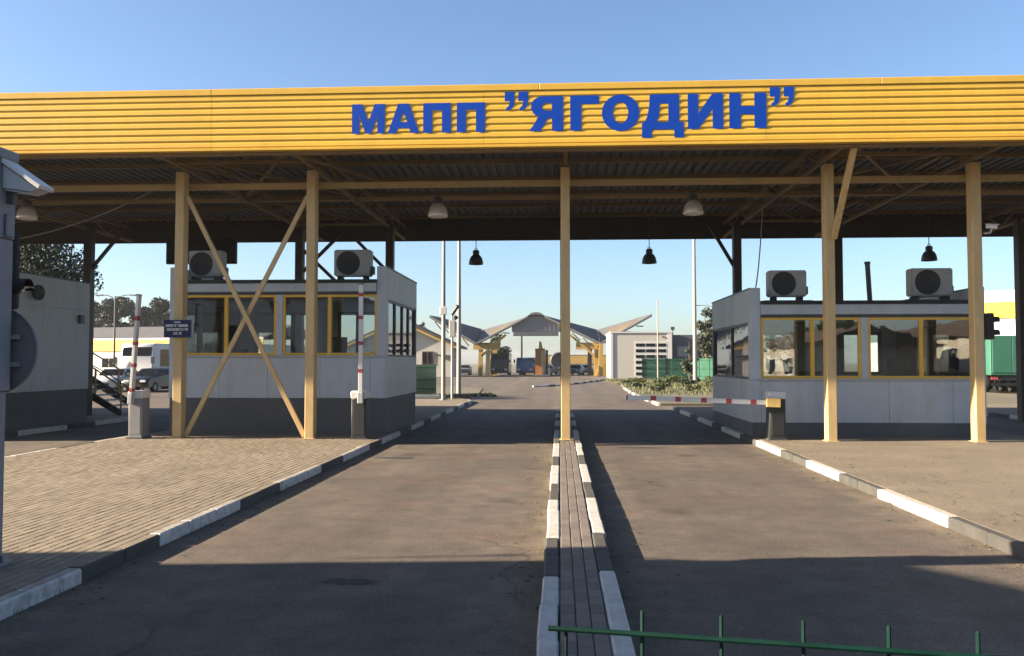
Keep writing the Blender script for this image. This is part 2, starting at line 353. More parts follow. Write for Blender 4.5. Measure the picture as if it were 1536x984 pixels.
# ------------------------------------------------------------------ ground, road, pavements
g = MB(); g.add([(-1500, -1500, -0.03), (1500, -1500, -0.03), (1500, 1500, -0.03), (-1500, 1500, -0.03)], [(0, 1, 2, 3)])
structure('ground', g, M_earth)
g = MB(); g.add([(-75, -45, 0), (60, -45, 0), (60, 150, 0), (-75, 150, 0)], [(0, 1, 2, 3)])
structure('road', g, M_asph)

KH = 0.123                                             # kerb top
def kerb_path(parent, pts, lens, first_white, inward, width=0.13, top=KH, ms=None):
    """lay kerb stones along a polyline; the road-side edge follows pts, the stones lie to the inward side (+1 = left of travel)"""
    P = [Vector((a, b, 0)) for a, b in pts]
    acc = [0.0]
    for a, b in zip(P, P[1:]): acc.append(acc[-1] + (b - a).length)
    def at(s):
        s = min(s, acc[-1])
        for i in range(len(P) - 1):
            if s <= acc[i + 1] + 1e-6:
                t = (s - acc[i]) / max(acc[i + 1] - acc[i], 1e-6); return P[i].lerp(P[i + 1], t)
        return P[-1]
    s = 0.0; w = first_white; i = 0
    rr = random.Random(int(abs(pts[0][0] * 100)) + 7)
    while s < acc[-1] - 0.05:
        ln = lens[i] if i < len(lens) else (2.1 if w else 1.4)
        nst = max(1, round(ln / 0.75))
        for k in range(nst):
            a, b = at(s + ln * k / nst), at(s + ln * (k + 1) / nst)
            d = b - a
            if d.length < 0.05: continue
            d.normalize(); n = Vector((-d.y, d.x, 0)) * inward
            j = rr.uniform(-0.007, 0.007); jz = rr.uniform(-0.005, 0.003)
            a2 = a + d * 0.004; b2 = b - d * 0.004
            mb = MB()
            q = [a2 + n * j, b2 + n * j, b2 + n * (width + j), a2 + n * (width + j)]
            mb.add([(p.x, p.y, -0.05) for p in q] + [(p.x, p.y, top + jz) for p in q],
                   [(0, 3, 2, 1), (4, 5, 6, 7), (0, 1, 5, 4), (1, 2, 6, 5), (2, 3, 7, 6), (3, 0, 4, 7)])
            build('kerb_stone', mb, (ms or (M_kwhite, M_kgrey))[0 if w else 1], parent, bevel=0.016)
        s += ln; w = not w; i += 1

# left pavement: bed under the pavers, a plain slab beyond the booth front
g = MB(); g.box(-9.75, -4.03, 2.5, 19.98, -0.04, 0.100)
pl = structure('pavement_left', g, M_sand)
g = MB(); g.box(-9.72, -4.032, 19.982, 34.0, -0.04, 0.118)
g.prism([(-9.0, 34.002), (-4.032, 34.002), (-4.032, 38.6), (-4.6, 39.4), (-9.0, 39.6)], -0.04, 0.118, 'Z')
build('paving_slab', g, M_conc, pl)
kerb_path(pl, [(-3.9, 3.5), (-3.9, 35.0), (-3.88, 38.0), (-4.1, 39.4), (-4.7, 39.9)], [1.35, 2.1, 1.4, 2.12, 1.5, 2.1, 1.45, 2.15, 1.2, 2.2, 1.6], False, 1, ms=(M_kwhite_worn, M_kgrey_worn))
kerb_path(pl, [(-9.88, 2.5), (-9.88, 34.0)], [2.1, 1.4], False, -1)

# the pavers: 0.1 x 0.2 stones laid in rows along the lane
pvr = random.Random(3)
def paver_shape(mb, x, y, z, w=0.0945, l=0.1975, c=0.006):
    x0, x1, y0, y1 = x - w / 2, x + w / 2, y - l / 2, y + l / 2
    v = [(x0, y0, z - 0.03), (x1, y0, z - 0.03), (x1, y1, z - 0.03), (x0, y1, z - 0.03)]
    v += [(x0, y0, z - c), (x1, y0, z - c), (x1, y1, z - c), (x0, y1, z - c)]
    v += [(x0 + c, y0 + c, z), (x1 - c, y0 + c, z), (x1 - c, y1 - c, z), (x0 + c, y1 - c, z)]
    mb.add(v, [(0, 1, 5, 4), (1, 2, 6, 5), (2, 3, 7, 6), (3, 0, 4, 7), (4, 5, 9, 8), (5, 6, 10, 9), (6, 7, 11, 10), (7, 4, 8, 11), (8, 9, 10, 11)])
def set_tone(me, vals):
    a = me.attributes.new('tone', 'FLOAT', 'FACE'); a.data.foreach_set('value', vals)
def lay_pavers(parent, spots, m, eye=(0, 0, 1.8), nsingle=300):
    E = Vector(eye); spots.sort(key=lambda p: (Vector(p) - E).length)
    protos = []
    for k in range(7):
        mb = MB(); paver_shape(mb, 0, 0, 0)
        me = bpy.data.meshes.new('paver'); me.from_pydata(mb.v, [], mb.f); me.materials.append(m)
        set_tone(me, [k / 6.0] * 9); protos.append(me)
    for p in spots[:nsingle]:
        o = bpy.data.objects.new('paver', pvr.choice(protos)); col.objects.link(o); o.parent = parent
        o.location = (p[0], p[1], p[2] + pvr.uniform(-0.002, 0.002)); o.rotation_euler = (pvr.gauss(0, .006), pvr.gauss(0, .008), pvr.gauss(0, .006))
    mb = MB(); tones = []
    for p in spots[nsingle:]:
        paver_shape(mb, p[0], p[1], p[2] + pvr.uniform(-0.002, 0.002)); tones += [pvr.random()] * 9
    o = build('paver_field', mb, m, parent, fixn=False); set_tone(o.data, tones); o['kind'] = 'stuff'
spots = []
nrow = 57
for i in range(nrow):
    x = -4.03 - 0.05 - i * 0.1
    y = 4.6 + (0.1 if i % 2 else 0.0)
    while y < 19.85:
        if x > -0.70 * y - 0.45: spots.append((x, y, 0.120))
        y += 0.2
lay_pavers(pl, spots, M_paver)

# the narrow island between the lanes
g = MB(); g.box(-0.005, 0.305, 2.0, 30.9, -0.04, 0.100)
md = structure('median_pavement', g, M_sand)
kerb_path(md, [(-0.14, 1.5), (-0.14, 31.0)], [5.4, 1.5, 2.28, 1.42, 2.1, 1.4, 2.4, 1.4], True, -1)
kerb_path(md, [(0.44, 1.5), (0.44, 31.0)], [5.6, 1.55, 2.2, 1.42, 2.1, 1.4, 2.4, 1.4], True, 1)
spots = []
for i in range(3):
    y = 2.6 + (0.1 if i % 2 else 0)
    while y < 30.7:
        if not (abs(0.05 + i * 0.1 - 0.14) < 0.2 and 18.68 < y < 19.12): spots.append((0.05 + i * 0.1, y, 0.120))
        y += 0.2
lay_pavers(md, spots, M_pavegrey)

# right pavement
g = MB(); g.prism([(4.335, 3.0), (10.5, 3.0), (10.5, 30.0), (9.0, 33.0), (4.335, 33.0)], -0.04, 0.120, 'Z')
pr = structure('pavement_right', g, M_conc)
kerb_path(pr, [(4.2, 2.0), (4.2, 33.0)], [6.0, 1.75, 2.08, 1.6, 1.77, 1.7, 2.1, 1.7, 2.3, 1.4, 2.5, 1.6, 2.4, 1.5], True, -1)
g = MB(); g.box(14.4, 21.5, 18.0, 36.0, -0.04, 0.120)
p2 = structure('pavement_far_right', g, M_conc)
kerb_path(p2, [(14.27, 18.0), (14.27, 36.0)], [], False, -1)
g = MB(); g.box(-19.5, -13.30, 17.0, 26.5, -0.04, 0.120)
p3 = structure('pavement_far_left', g, M_conc)
kerb_path(p3, [(-13.17, 17.0), (-13.17, 26.5)], [], True, 1)

for (cx, cy, rx, ry, sd) in ((-3.1, 16.2, .42, .16, 1), (-1.75, 7.1, .26, .10, 2), (1.7, 18.4, .55, .12, 3), (-2.3, 19.2, .35, .1, 4)):
    q = random.Random(sd); n = 22
    mb = MB().add([(cx + rx * math.cos(2 * math.pi * k / n) * q.uniform(.6, 1.15), cy + ry * math.sin(2 * math.pi * k / n) * q.uniform(.6, 1.15), .004) for k in range(n)], [tuple(range(n))])
    structure('road_patch', mb, M_tar, (cx, cy, 0))

# planting bed beyond, with its curved painted kerb, and the kerb line out in the plaza
bedpts = [(4.0, 36.0), (3.95, 43.0), (4.0, 50.0), (4.3, 60.0), (4.9, 70.0), (6.4, 80.0), (9.0, 87.0)]
g = MB(); g.prism([(a + 0.14, b) for a, b in bedpts] + [(24.0, 88.0), (24.0, 36.0)], -0.04, 0.10, 'Z')
bed = structure('planting_bed', g, M_earth)
kerb_path(bed, bedpts, [], True, -1)
isl = structure('plaza_kerb_line', MB().box(-1.2, 4.6, 91.8, 92.2, 0.0, 0.06), M_conc)
kerb_path(isl, [(-1.9, 62.0), (-1.2, 62.6), (0.2, 66.5), (1.8, 73.0), (3.6, 82.0), (4.8, 90.0)], [], True, 1)
g = MB(); g.prism([(-12.0, 39.9), (-4.75, 39.9), (-4.5, 47.5), (-5.2, 58.0), (-12.0, 70.0)], -0.02, 0.03, 'Z')
vb = structure('verge', g, M_earth)

# ------------------------------------------------------------------ the big yellow canopy
CY = 18.9
cols_x = [-8.46, -5.49, 0.12, 5.76, 8.82]
back_x = [-15.3, -8.33, -5.41, 0.13, 5.52, 8.60, 14.1]
cp = thing('checkpoint_canopy', 'wide yellow fronted steel canopy over the checkpoint lanes and booths', 'canopy', (0, 17.0, 0))
XL, XR = -40.0, 26.0
FZ0, FZ1 = 6.08, 7.29
# ribbed fascia sheets
prof = []
pitch = (FZ1 - 0.13 - FZ0) / 8.0
for k in range(8):
    z = FZ0 + k * pitch
    prof += [(16.916, z + 0.006), (16.898, z + 0.036), (16.904, z + pitch - 0.030), (16.916, z + pitch - 0.004)]
x = XL
k = 0
while x < XR - 0.1:
    x2 = min(x + 5.5, XR)
    mb = MB(); n = len(prof)
    o = 0.0015 * (k % 2)
    vs = [(x + 0.002, y - o, z) for y, z in prof] + [(x2 - 0.002, y - o, z) for y, z in prof]
    mb.add(vs, [(i, i + 1, n + i + 1, n + i) for i in range(n - 1)])
    build('fascia_sheet', mb, M_fascia, cp, fixn=False)
    x = x2; k += 1
x = XL
while x < XR - 0.1:
    x2 = min(x + 6.6, XR)
    build('top_flashing', MB().box(x + 0.002, x2 - 0.002, 16.885, 17.06, FZ1 - 0.128, FZ1), M_fascia, cp, bevel=0.008)
    build('bottom_flashing', MB().box(x + 0.002, x2 - 0.002, 16.885, 17.02, FZ0 - 0.045, FZ0 + 0.006), M_fascia, cp, bevel=0.006)
    x = x2
build('fascia_backing', MB().box(XL, XR, 16.935, 17.00, FZ0 + 0.01, FZ1 - 0.13), M_brown, cp)
build('back_fascia', MB().box(XL, XR, 30.15, 30.25, 6.06, 7.2), M_brown, cp)
build('end_fascia', MB().box(XL - 0.1, XL - 0.01, 16.95, 30.2, 6.06, 7.2), M_fascia, cp)
build('end_fascia', MB().box(XR + 0.01, XR + 0.1, 16.95, 30.2, 6.06, 7.2), M_fascia, cp)
# corrugated deck, ribs across the lanes
mb = MB(); vs = []; xx = XL
zz = []
while xx < XR:
    zz += [(xx, 6.80), (xx + 0.10, 6.80), (xx + 0.13, 6.87), (xx + 0.22, 6.87)]; xx += 0.25
n = len(zz)
mb.add([(a, 17.05, b) for a, b in zz] + [(a, 30.15, b) for a, b in zz], [(i, i + 1, n + i + 1, n + i) for i in range(n - 1)])
build('roof_deck', mb, M_deck, cp, fixn=False)
build('roof_cover', MB().box(XL, XR, 17.05, 30.15, 6.90, 6.95), M_deck, cp)
for y in (19.2, 21.2, 23.2, 25.2, 27.2, 29.2):
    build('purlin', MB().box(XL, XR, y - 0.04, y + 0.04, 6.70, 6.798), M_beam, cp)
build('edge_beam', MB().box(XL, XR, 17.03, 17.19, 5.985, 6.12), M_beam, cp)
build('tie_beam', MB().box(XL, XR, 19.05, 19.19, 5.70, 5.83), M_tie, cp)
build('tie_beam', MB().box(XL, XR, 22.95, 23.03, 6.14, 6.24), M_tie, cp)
for x in cols_x:
    c = build('front_column', MB().box(x - 0.10, x + 0.10, CY - 0.14, CY + 0.12, 0.121, 6.05), M_cream, cp, bevel=0.012)
    build('base_plate', MB().box(x - 0.135, x + 0.135, CY - 0.17, CY + 0.15, 0.118, 0.132), M_cream, c, bevel=0.004)
    build('cap_stub', MB().box(x - 0.05, x + 0.05, CY - 0.05, CY + 0.05, 6.052, 6.66), M_beam, cp)
for x in back_x + [-23.0, -31.0]:
    build('back_column', MB().box(x - 0.12, x + 0.12, 27.15, 27.45, 0.0, 6.2), M_brown, cp, bevel=0.01)
for x in (-15.3, -23.0, -31.0):
    build('front_column', MB().box(x - 0.115, x + 0.115, CY - 0.15, CY + 0.13, 0.0, 6.05), M_cream, cp, bevel=0.012)
# lattice trusses running back from the columns
def truss(x, parent=cp):
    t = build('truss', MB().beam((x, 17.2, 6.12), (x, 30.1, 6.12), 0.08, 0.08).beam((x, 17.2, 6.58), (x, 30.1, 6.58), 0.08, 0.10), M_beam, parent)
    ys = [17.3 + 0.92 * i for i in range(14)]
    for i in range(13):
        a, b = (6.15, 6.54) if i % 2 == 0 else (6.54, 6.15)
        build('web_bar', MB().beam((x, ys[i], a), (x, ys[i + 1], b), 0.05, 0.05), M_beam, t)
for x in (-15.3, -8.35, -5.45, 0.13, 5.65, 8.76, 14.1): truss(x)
# cross-lattices between the truss lines (front bays)
def xtruss(x0, x1, y):
    t = build('cross_truss', MB().beam((x0, y, 6.14), (x1, y, 6.14), 0.07, 0.07), M_beam, cp)
    n = 4; xs = [x0 + (x1 - x0) * i / n for i in range(n + 1)]
    for i in range(n):
        a, b = (6.14, 6.60) if i % 2 == 0 else (6.60, 6.14)
        build('web_bar', MB().beam((xs[i], y, a), (xs[i + 1], y, b), 0.05, 0.05), M_beam, t)
for y in (18.3, 22.6, 26.9):
    xtruss(-8.35, -5.45, y); xtruss(5.78, 8.76, y)
# diagonal wind bracing in the roof plane
for (a, b) in (((-8.3, 17.3, 6.2), (-5.5, 22.5, 6.2)), ((-5.5, 17.3, 6.22), (-8.3, 22.5, 6.22)), ((-8.8, 17.2, 6.15), (-7.0, 20.8, 6.1)), ((-5.6, 17.3, 6.1), (-4.2, 21.0, 6.2)),
               ((5.7, 17.3, 6.2), (8.8, 22.5, 6.2)), ((8.8, 17.3, 6.22), (5.7, 22.5, 6.22)), ((-8.3, 22.6, 6.2), (-5.5, 27.2, 6.2)), ((5.7, 22.6, 6.2), (8.7, 27.2, 6.2))):
    build('wind_brace', MB().beam(a, b, 0.06, 0.06), M_beam, cp)
# X-brace between the two left columns, knee braces
build('cross_brace', MB().beam((-8.33, CY - 0.02, 5.50), (-5.62, CY - 0.02, 0.16), 0.06, 0.10), M_cream, cp, bevel=0.006)
build('cross_brace', MB().beam((-5.62, CY + 0.05, 5.50), (-8.33, CY + 0.05, 0.16), 0.06, 0.10), M_cream, cp, bevel=0.006)
build('knee_brace', MB().beam((5.84, CY - 0.15, 4.45), (5.78, 17.22, 6.03), 0.11, 0.12), M_cream, cp, bevel=0.006)
for (a, b) in (((-15.2, 27.3, 4.85), (-14.2, 27.3, 6.05)), ((-8.22, 27.3, 4.7), (-6.87, 27.3, 6.05)), ((-5.5, 27.3, 4.7), (-6.85, 27.3, 6.05)),
               ((-8.25, 27.42, 5.4), (-7.2, 27.42, 4.4)), ((5.42, 27.3, 4.8), (4.7, 27.3, 6.05))):
    build('knee_brace', MB().beam(a, b, 0.08, 0.10), M_brown, cp)

# ------------------------------------------------------------------ name lettering
def arc(cx, cy, rx, ry, a0, a1, n=10, p=1.0):
    o = []
    for i in range(n + 1):
        t = R(a0 + (a1 - a0) * i / n); c, s_ = math.cos(t), math.sin(t)
        o.append((cx + rx * math.copysign(abs(c) ** p, c), cy + ry * math.copysign(abs(s_) ** p, s_)))
    return o
LET = {
 'em': [[(0,0),(0,1),(.31,1),(.5,.40),(.69,1),(1,1),(1,0),(.775,0),(.775,.62),(.59,0),(.41,0),(.225,.62),(.225,0)]],
 'a': [[(0,0),(.33,1),(.67,1),(1,0),(.735,0),(.685,.17),(.315,.17),(.265,0)], [(.385,.38),(.5,.73),(.615,.38)]],
 'pe': [[(0,0),(0,1),(1,1),(1,0),(.68,0),(.68,.755),(.32,.755),(.32,0)]],
 'ghe': [[(0,0),(0,1),(1,1),(1,.76),(.39,.76),(.39,0)]],
 'o': [arc(.5,.5,.5,.5,0,350,35), arc(.5,.5,.205,.29,0,350,35)],
 'ya': [[(1,0),(1,1),(.40,1)] + arc(.40,.70,.345,.30,90,250,9) + [(.235,.36),(.16,.22),(0,0),(.33,0),(.47,.23),(.55,.35),(.60,.375),(.675,.38),(.675,0)],
        [(.675,.585),(.675,.805),(.50,.805)] + arc(.50,.695,.115,.11,90,270,7)],
 'de': [[(0,0),(0,.355),(.06,.355),(.13,.50),(.175,.72),(.19,1),(.89,1),(.89,.355),(1,.355),(1,0),(.775,0),(.775,.19),(.235,.19),(.235,0)],
        [(.36,.355),(.41,.52),(.43,.785),(.635,.785),(.635,.355)]],
 'i': [[(0,0),(0,1),(.295,1),(.295,.44),(.70,1),(1,1),(1,0),(.705,0),(.705,.56),(.30,0)]],
 'en': [[(0,0),(0,1),(.31,1),(.31,.625),(.68,.625),(.68,1),(1,1),(1,0),(.68,0),(.68,.40),(.31,.40),(.31,0)]],
 'quote': [[(0,.52),(0,1),(.42,1),(.42,.50),(.38,.27),(.28,.10),(.10,0),(.05,.15),(.16,.25),(.20,.40),(.21,.52)],
           [(.58,.52),(.58,1),(1,1),(1,.50),(.96,.27),(.86,.10),(.68,0),(.63,.15),(.74,.25),(.78,.40),(.79,.52)]],
}
def flat_letter(name, key, x0, x1, z0, z1, y, depth, m, parent):
    cu = bpy.data.curves.new(name, 'CURVE'); cu.dimensions = '2D'; cu.fill_mode = 'BOTH'; cu.extrude = depth / 2
    for poly in LET[key]:
        sp = cu.splines.new('POLY'); sp.points.add(len(poly) - 1); sp.use_cyclic_u = True
        for p, (u, v) in zip(sp.points, poly): p.co = (x0 + u * (x1 - x0), z0 + v * (z1 - z0), 0, 1)
    tmp = bpy.data.objects.new('tmp', cu)
    me = bpy.data.meshes.new_from_object(tmp); bpy.data.objects.remove(tmp); bpy.data.curves.remove(cu)
    org = wloc(parent)
    for v in me.vertices:
        a, b, c = v.co; v.co = (a - org.x, y - c - org.y, b - org.z)
    me.name = name; me.materials.clear(); me.materials.append(m)
    o = bpy.data.objects.new(name, me); col.objects.link(o); o.parent = parent
    return o
sg = thing('lettering_sign', 'big blue cut-out letters spelling the crossing name on the yellow fascia', 'sign', (0.2, 16.83, 6.34))
for key, a, b, z0, z1 in (('em',-4.13,-3.47,6.34,6.935),('a',-3.41,-2.78,6.34,6.935),('pe',-2.70,-2.15,6.34,6.935),('pe',-2.03,-1.47,6.34,6.935),
        ('quote',-1.08,-.62,6.75,7.135),('ya',-.60,.07,6.34,7.035),('ghe',.21,.77,6.34,7.035),('o',.83,1.56,6.32,7.045),('de',1.61,2.42,6.18,7.035),
        ('i',2.50,3.18,6.34,7.035),('en',3.30,4.01,6.34,7.035),('quote',4.08,4.54,6.755,7.14)):
    flat_letter('letter', key, a, b, z0, z1, 16.8975, 0.004, M_blue, sg)

# ------------------------------------------------------------------ booths
def window(parent, x0, x1, z0, z1, y, mull, fm, fw=0.055, d=0.07, glass=M_glass):
    """a framed window in a wall that faces -Y"""
    mb = MB(); mb.box(x0, x1, y - d / 2, y + d / 2, z1 - fw, z1).box(x0, x1, y - d / 2, y + d / 2, z0, z0 + fw)
    mb.box(x0, x0 + fw, y - d / 2, y + d / 2, z0 + fw, z1 - fw).box(x1 - fw, x1, y - d / 2, y + d / 2, z0 + fw, z1 - fw)
    w = build('window', mb, fm, parent)
    xs = [x0 + fw] + [m for m in mull] + [x1 - fw]
    for m in mull: build('mullion', MB().box(m - fw * .75, m + fw * .75, y - d / 2 - 0.004, y + d / 2 - 0.004, z0 + fw, z1 - fw), fm, w)
    for i in range(len(xs) - 1):
        a = xs[i] + (fw * .75 if i > 0 else 0); b = xs[i + 1] - (fw * .75 if i < len(xs) - 2 else 0)
        build('pane', MB().box(a, b, y - 0.006, y + 0.002, z0 + fw, z1 - fw), glass, w)
    return w
def side_window(parent, y0, y1, z0, z1, x, mull, fm, fw=0.05, d=0.07):
    mb = MB(); mb.box(x - d / 2, x + d / 2, y0, y1, z1 - fw, z1).box(x - d / 2, x + d / 2, y0, y1, z0, z0 + fw)
    mb.box(x - d / 2, x + d / 2, y0, y0 + fw, z0 + fw, z1 - fw).box(x - d / 2, x + d / 2, y1 - fw, y1, z0 + fw, z1 - fw)
    w = build('window', mb, fm, parent)
    ys = [y0 + fw] + list(mull) + [y1 - fw]
    for m in mull: build('mullion', MB().box(x - d / 2 - 0.004, x + d / 2 + 0.004, m - fw * .75, m + fw * .75, z0 + fw, z1 - fw), fm, w)
    for i in range(len(ys) - 1):
        a = ys[i] + (fw * .75 if i > 0 else 0); b = ys[i + 1] - (fw * .75 if i < len(ys) - 2 else 0)
        build('pane', MB().box(x - 0.004, x + 0.004, a, b, z0 + fw, z1 - fw), M_glass, w)
    return w

def booth(label, x0, x1, y0, y1, zb, zp, zs, zw1, zr, zpar, wins, seams, sidewin, blank=None):
    """zb base, zp plinth top, zs sill, zw1 window head, zr roof top, zpar side parapet top"""
    T = 0.12
    b = thing('control_booth', label, 'booth', ((x0 + x1) / 2, y0, zb))
    P = lambda n, mb, m, par=b, **k: build(n, mb, m, par, **k)
    # plinth ring and floor
    P('plinth', MB().box(x0 + .02, x1 - .02, y0 + .02, y1 - .02, zb, zp - 0.002), M_plinth)
    P('floor', MB().box(x0 + .13, x1 - .13, y0 + .13, y1 - .13, zp, zp + 0.04), M_dgrey)
    # front wall: panels between seams below the sill
    xs = [x0] + seams + [x1]
    for a, c in zip(xs, xs[1:]):
        P('wall_panel', MB().box(a + .003, c - .003, y0, y0 + T, zp, zs - 0.06), M_panel, bevel=0.004)
    P('window_sill', MB().box(x0 + .14, x1 - .14, y0 - 0.035, y0 + T, zs - 0.058, zs - 0.012), M_lgrey, bevel=0.004)
    # end walls at the sides of the front (posts)
    P('corner_post', MB().box(x0, x0 + .22, y0 - .003, y0 + T, zs - 0.055, zpar), M_panel, bevel=0.004)
    P('corner_post', MB().box(x1 - .22, x1, y0 - .003, y0 + T, zs - 0.055, zpar), M_panel, bevel=0.004)
    # lintel, eave, roof
    P('eave_board', MB().box(x0 + .225, x1 - .225, y0 - .06, y0 + .09, zw1 + 0.07, zr - 0.05), M_panel, bevel=0.004)
    P('head_rail', MB().box(x0 + .225, x1 - .225, y0 + .0, y0 + .10, zw1 + 0.002, zw1 + 0.068), M_dgrey)
    P('roof', MB().box(x0 + .225, x1 - .225, y0 - .10, y1 - .06, zr - 0.048, zr + .03), M_dark)
    P('ceiling', MB().box(x0 + .13, x1 - .13, y0 + .13, y1 - .13, zw1 + 0.05, zw1 + 0.09), M_int)
    for (a, c, mu) in wins: window(b, a, c, zs - 0.01, zw1, y0 + 0.05, mu, M_wframe)
    for (w0, w1) in zip(wins, wins[1:]):
        P('window_post', MB().box(w0[1] + .003, w1[0] - .003, y0 + .0, y0 + T, zs - 0.01, zw1), M_panel, bevel=0.003)
    # side walls: lower panels, parapet panels, window band
    for s, xa, xb in ((-1, x0, x0 + T), (1, x1 - T, x1)):
        ys = [y0 + T + .003, y0 + T + (y1 - y0 - T) / 2, y1]
        full = sidewin is None or s not in sidewin
        for a, c in zip(ys, ys[1:]):
            P('wall_panel', MB().box(xa, xb, a + .003, c - .003, zp, zs - 0.04 if not full else zw1 - .1), M_panel, bevel=0.004)
            P('parapet_panel', MB().box(xa, xb, a + .003, c - .003, zw1 - .097, zpar - .02), M_panel, bevel=0.004)
        P('parapet_cap', MB().box(xa - .012, xb + .012, y0 + T, y1 + .012, zpar - .018, zpar + .012), M_dgrey)
        if not full:
            side_window(b, y0 + .30, y1 - .15, zs - 0.035, zw1 - .10, (xa + xb) / 2, sidewin[s], M_dgrey)
            P('corner_post', MB().box(xa + .002, xb - .002, y0 + T + .003, y0 + .297, zs - .037, zw1 - .10), M_panel)
            P('corner_post', MB().box(xa + .002, xb - .002, y1 - .147, y1, zs - .037, zw1 - .10), M_dgrey)
    # back wall with two windows
    xm = (x0 + x1) / 2
    P('back_wall', MB().box(x0 + T, x1 - T, y1 - T, y1 - .002, zp, zs + 0.0).box(x0 + T, x1 - T, y1 - T, y1 - .002, zw1 - .16, zr - .05)
      .box(x0 + T, x0 + .55, y1 - T, y1 - .002, zs, zw1 - .16).box(xm - .25, xm + .35, y1 - T, y1 - .002, zs, zw1 - .16).box(x1 - .5, x1 - T, y1 - T, y1 - .002, zs, zw1 - .16), M_int)
    window(b, x0 + .55, xm - .25, zs, zw1 - .16, y1 - .06, [x0 + .55 + (xm - .8 - x0) * .36, x0 + .55 + (xm - .8 - x0) * .62], M_dgrey, fw=.09)
    window(b, xm + .35, x1 - .5, zs, zw1 - .16, y1 - .06, [xm + .35 + (x1 - .85 - xm) * .34, xm + .35 + (x1 - .85 - xm) * .72], M_dgrey, fw=.09)
    # inside
    P('partition', MB().box(xm - .05, xm + .05, y0 + 2.9, y1 - T - .01, zp + .04, zw1 - .02), M_int)
    P('blind', MB().box(x0 + .6, x0 + 1.3, y1 - .2, y1 - .17, zw1 - .75, zw1 - .26), M_lgrey)
    P('ceiling_lamp', MB().box(xm - 1.6, xm - .6, y0 + 1.6, y0 + 1.75, zw1 - .02, zw1 + .04).box(xm + .6, xm + 1.6, y0 + 1.6, y0 + 1.75, zw1 - .02, zw1 + .04), M_white)
    P('desk', MB().box(x0 + .35, xm - .3, y0 + .25, y0 + .9, zs - .30, zs - .26).box(xm + .3, x1 - .35, y0 + .25, y0 + .9, zs - .30, zs - .26), M_wood)
    P('chair_back', MB().box(xm + .9, xm + 1.35, y0 + 1.25, y0 + 1.33, zs - .1, zs + .45), M_dark, bevel=0.02)
    P('monitor', MB().box(x0 + 1.2, x0 + 1.7, y0 + .45, y0 + .49, zs - .2, zs + .14).box(x0 + 1.42, x0 + 1.48, y0 + .44, y0 + .5, zs - .26, zs - .2), M_dark)
    return b

booth('grey control booth on a dark plinth behind the cross-braced columns', -9.22, -4.05, 20.0, 24.3, .119, .96, 1.97, 3.38, 3.70, 4.04,
      [(-8.98, -6.66, [-7.86]), (-6.50, -4.27, [-5.39])], [-8.0, -6.85, -5.6, -4.42], {1: [21.3, 22.3, 23.2], -1: [21.6, 23.0]})
booth('low grey control booth beside the lowered barrier on the right pavement', 4.34, 9.53, 20.0, 25.0, .119, .43, 1.44, 2.81, 3.16, 3.49,
      [(4.57, 6.80, [5.72]), (6.96, 9.29, [8.13])], [4.56, 6.0, 7.4, 8.8], {-1: [22.4], 1: [21.6, 22.9]})
b3 = booth('pale windowless-sided booth across the left lane with dark plinth', -18.6, -13.74, 20.0, 24.6, .119, 1.03, 1.97, 3.38, 3.70, 4.10,
      [(-18.35, -16.2, [-17.3]), (-16.05, -13.95, [-15.0])], [-17.4, -16.2, -15.0], None)
build('wall_lamp', MB().lathe([(0, -13.735), (.16, -13.735), (.20, -13.68), (.20, -13.60), (.10, -13.52), (0, -13.51)], (0, 21.95, 3.62), 14, axis='X'), M_dgrey, b3, smooth=True)
build('junction_box', MB().box(-13.738, -13.66, 24.0, 24.2, 2.9, 3.15), M_dgrey, b3, bevel=.01)

# ------------------------------------------------------------------ air conditioners on the booth roofs
def ac_unit(label, x0, y0, z0, w=0.92, h=0.63, d=0.34):
    t = thing('air_conditioner', label, 'air conditioner', (x0 + w / 2, y0 + d / 2, z0), 'outdoor air conditioner units on the booth roofs')
    zb = z0 + 0.09
    build('casing', MB().box(x0, x0 + w, y0, y0 + d, zb, zb + h), M_ac, t, bevel=0.025, seg=2, smooth=True)
    cx, cz, r = x0 + w * .39, zb + h * .49, h * .405
    build('fan_opening', MB().lathe([(0, y0 - .004), (r, y0 - .004), (r + .018, y0 - .016), (r + .03, y0 - .003)], (cx, 0, cz), 32, axis='Y'), M_fan, t, smooth=True)
    gr = MB()
    for q in range(1, 8):
        rr = r * q / 7.5
        gr.tube([(cx + rr * math.cos(a), y0 - .024, cz + rr * math.sin(a)) for a in [2 * math.pi * i / 20 for i in range(21)]], .0035, 4, cap=False)
    for q in range(6):
        a = math.pi * q / 6; gr.tube([(cx - r * math.cos(a), y0 - .026, cz - r * math.sin(a)), (cx + r * math.cos(a), y0 - .026, cz + r * math.sin(a))], .004, 4)
    build('fan_grille', gr, M_dgrey, t)
    build('service_panel', MB().box(x0 + w * .73, x0 + w - .012, y0 - .008, y0 + .02, zb + .02, zb + h - .03), M_ac, t, bevel=0.006)
    lo = MB()
    for q in range(3): lo.box(x0 + w * .77, x0 + w * .95, y0 - .012, y0, zb + h * .78 + q * .035, zb + h * .78 + q * .035 + .012)
    build('louvre', lo, M_grey, t)
    build('valve_cover', MB().box(x0 + w - .002, x0 + w + .06, y0 + .10, y0 + .30, zb + .05, zb + .24), M_dgrey, t, bevel=0.012)
    for a in (x0 + .10, x0 + w - .16): build('foot', MB().box(a, a + .06, y0 - .05, y0 + d + .05, z0, zb - .003), M_dark, t)
    for q in (y0 - .03, y0 + d - .03): build('support_rail', MB().box(x0 - .12, x0 + w + .12, q, q + .06, z0 - .068, z0 - .002), M_dark, t)
    return t
ac_unit('beige air conditioner half hidden behind the leftmost thick column', -8.96, 20.4, 3.77, .82)
ac_unit('beige air conditioner on the left booth roof beside the slanted parapet', -5.40, 20.4, 3.77, .88)
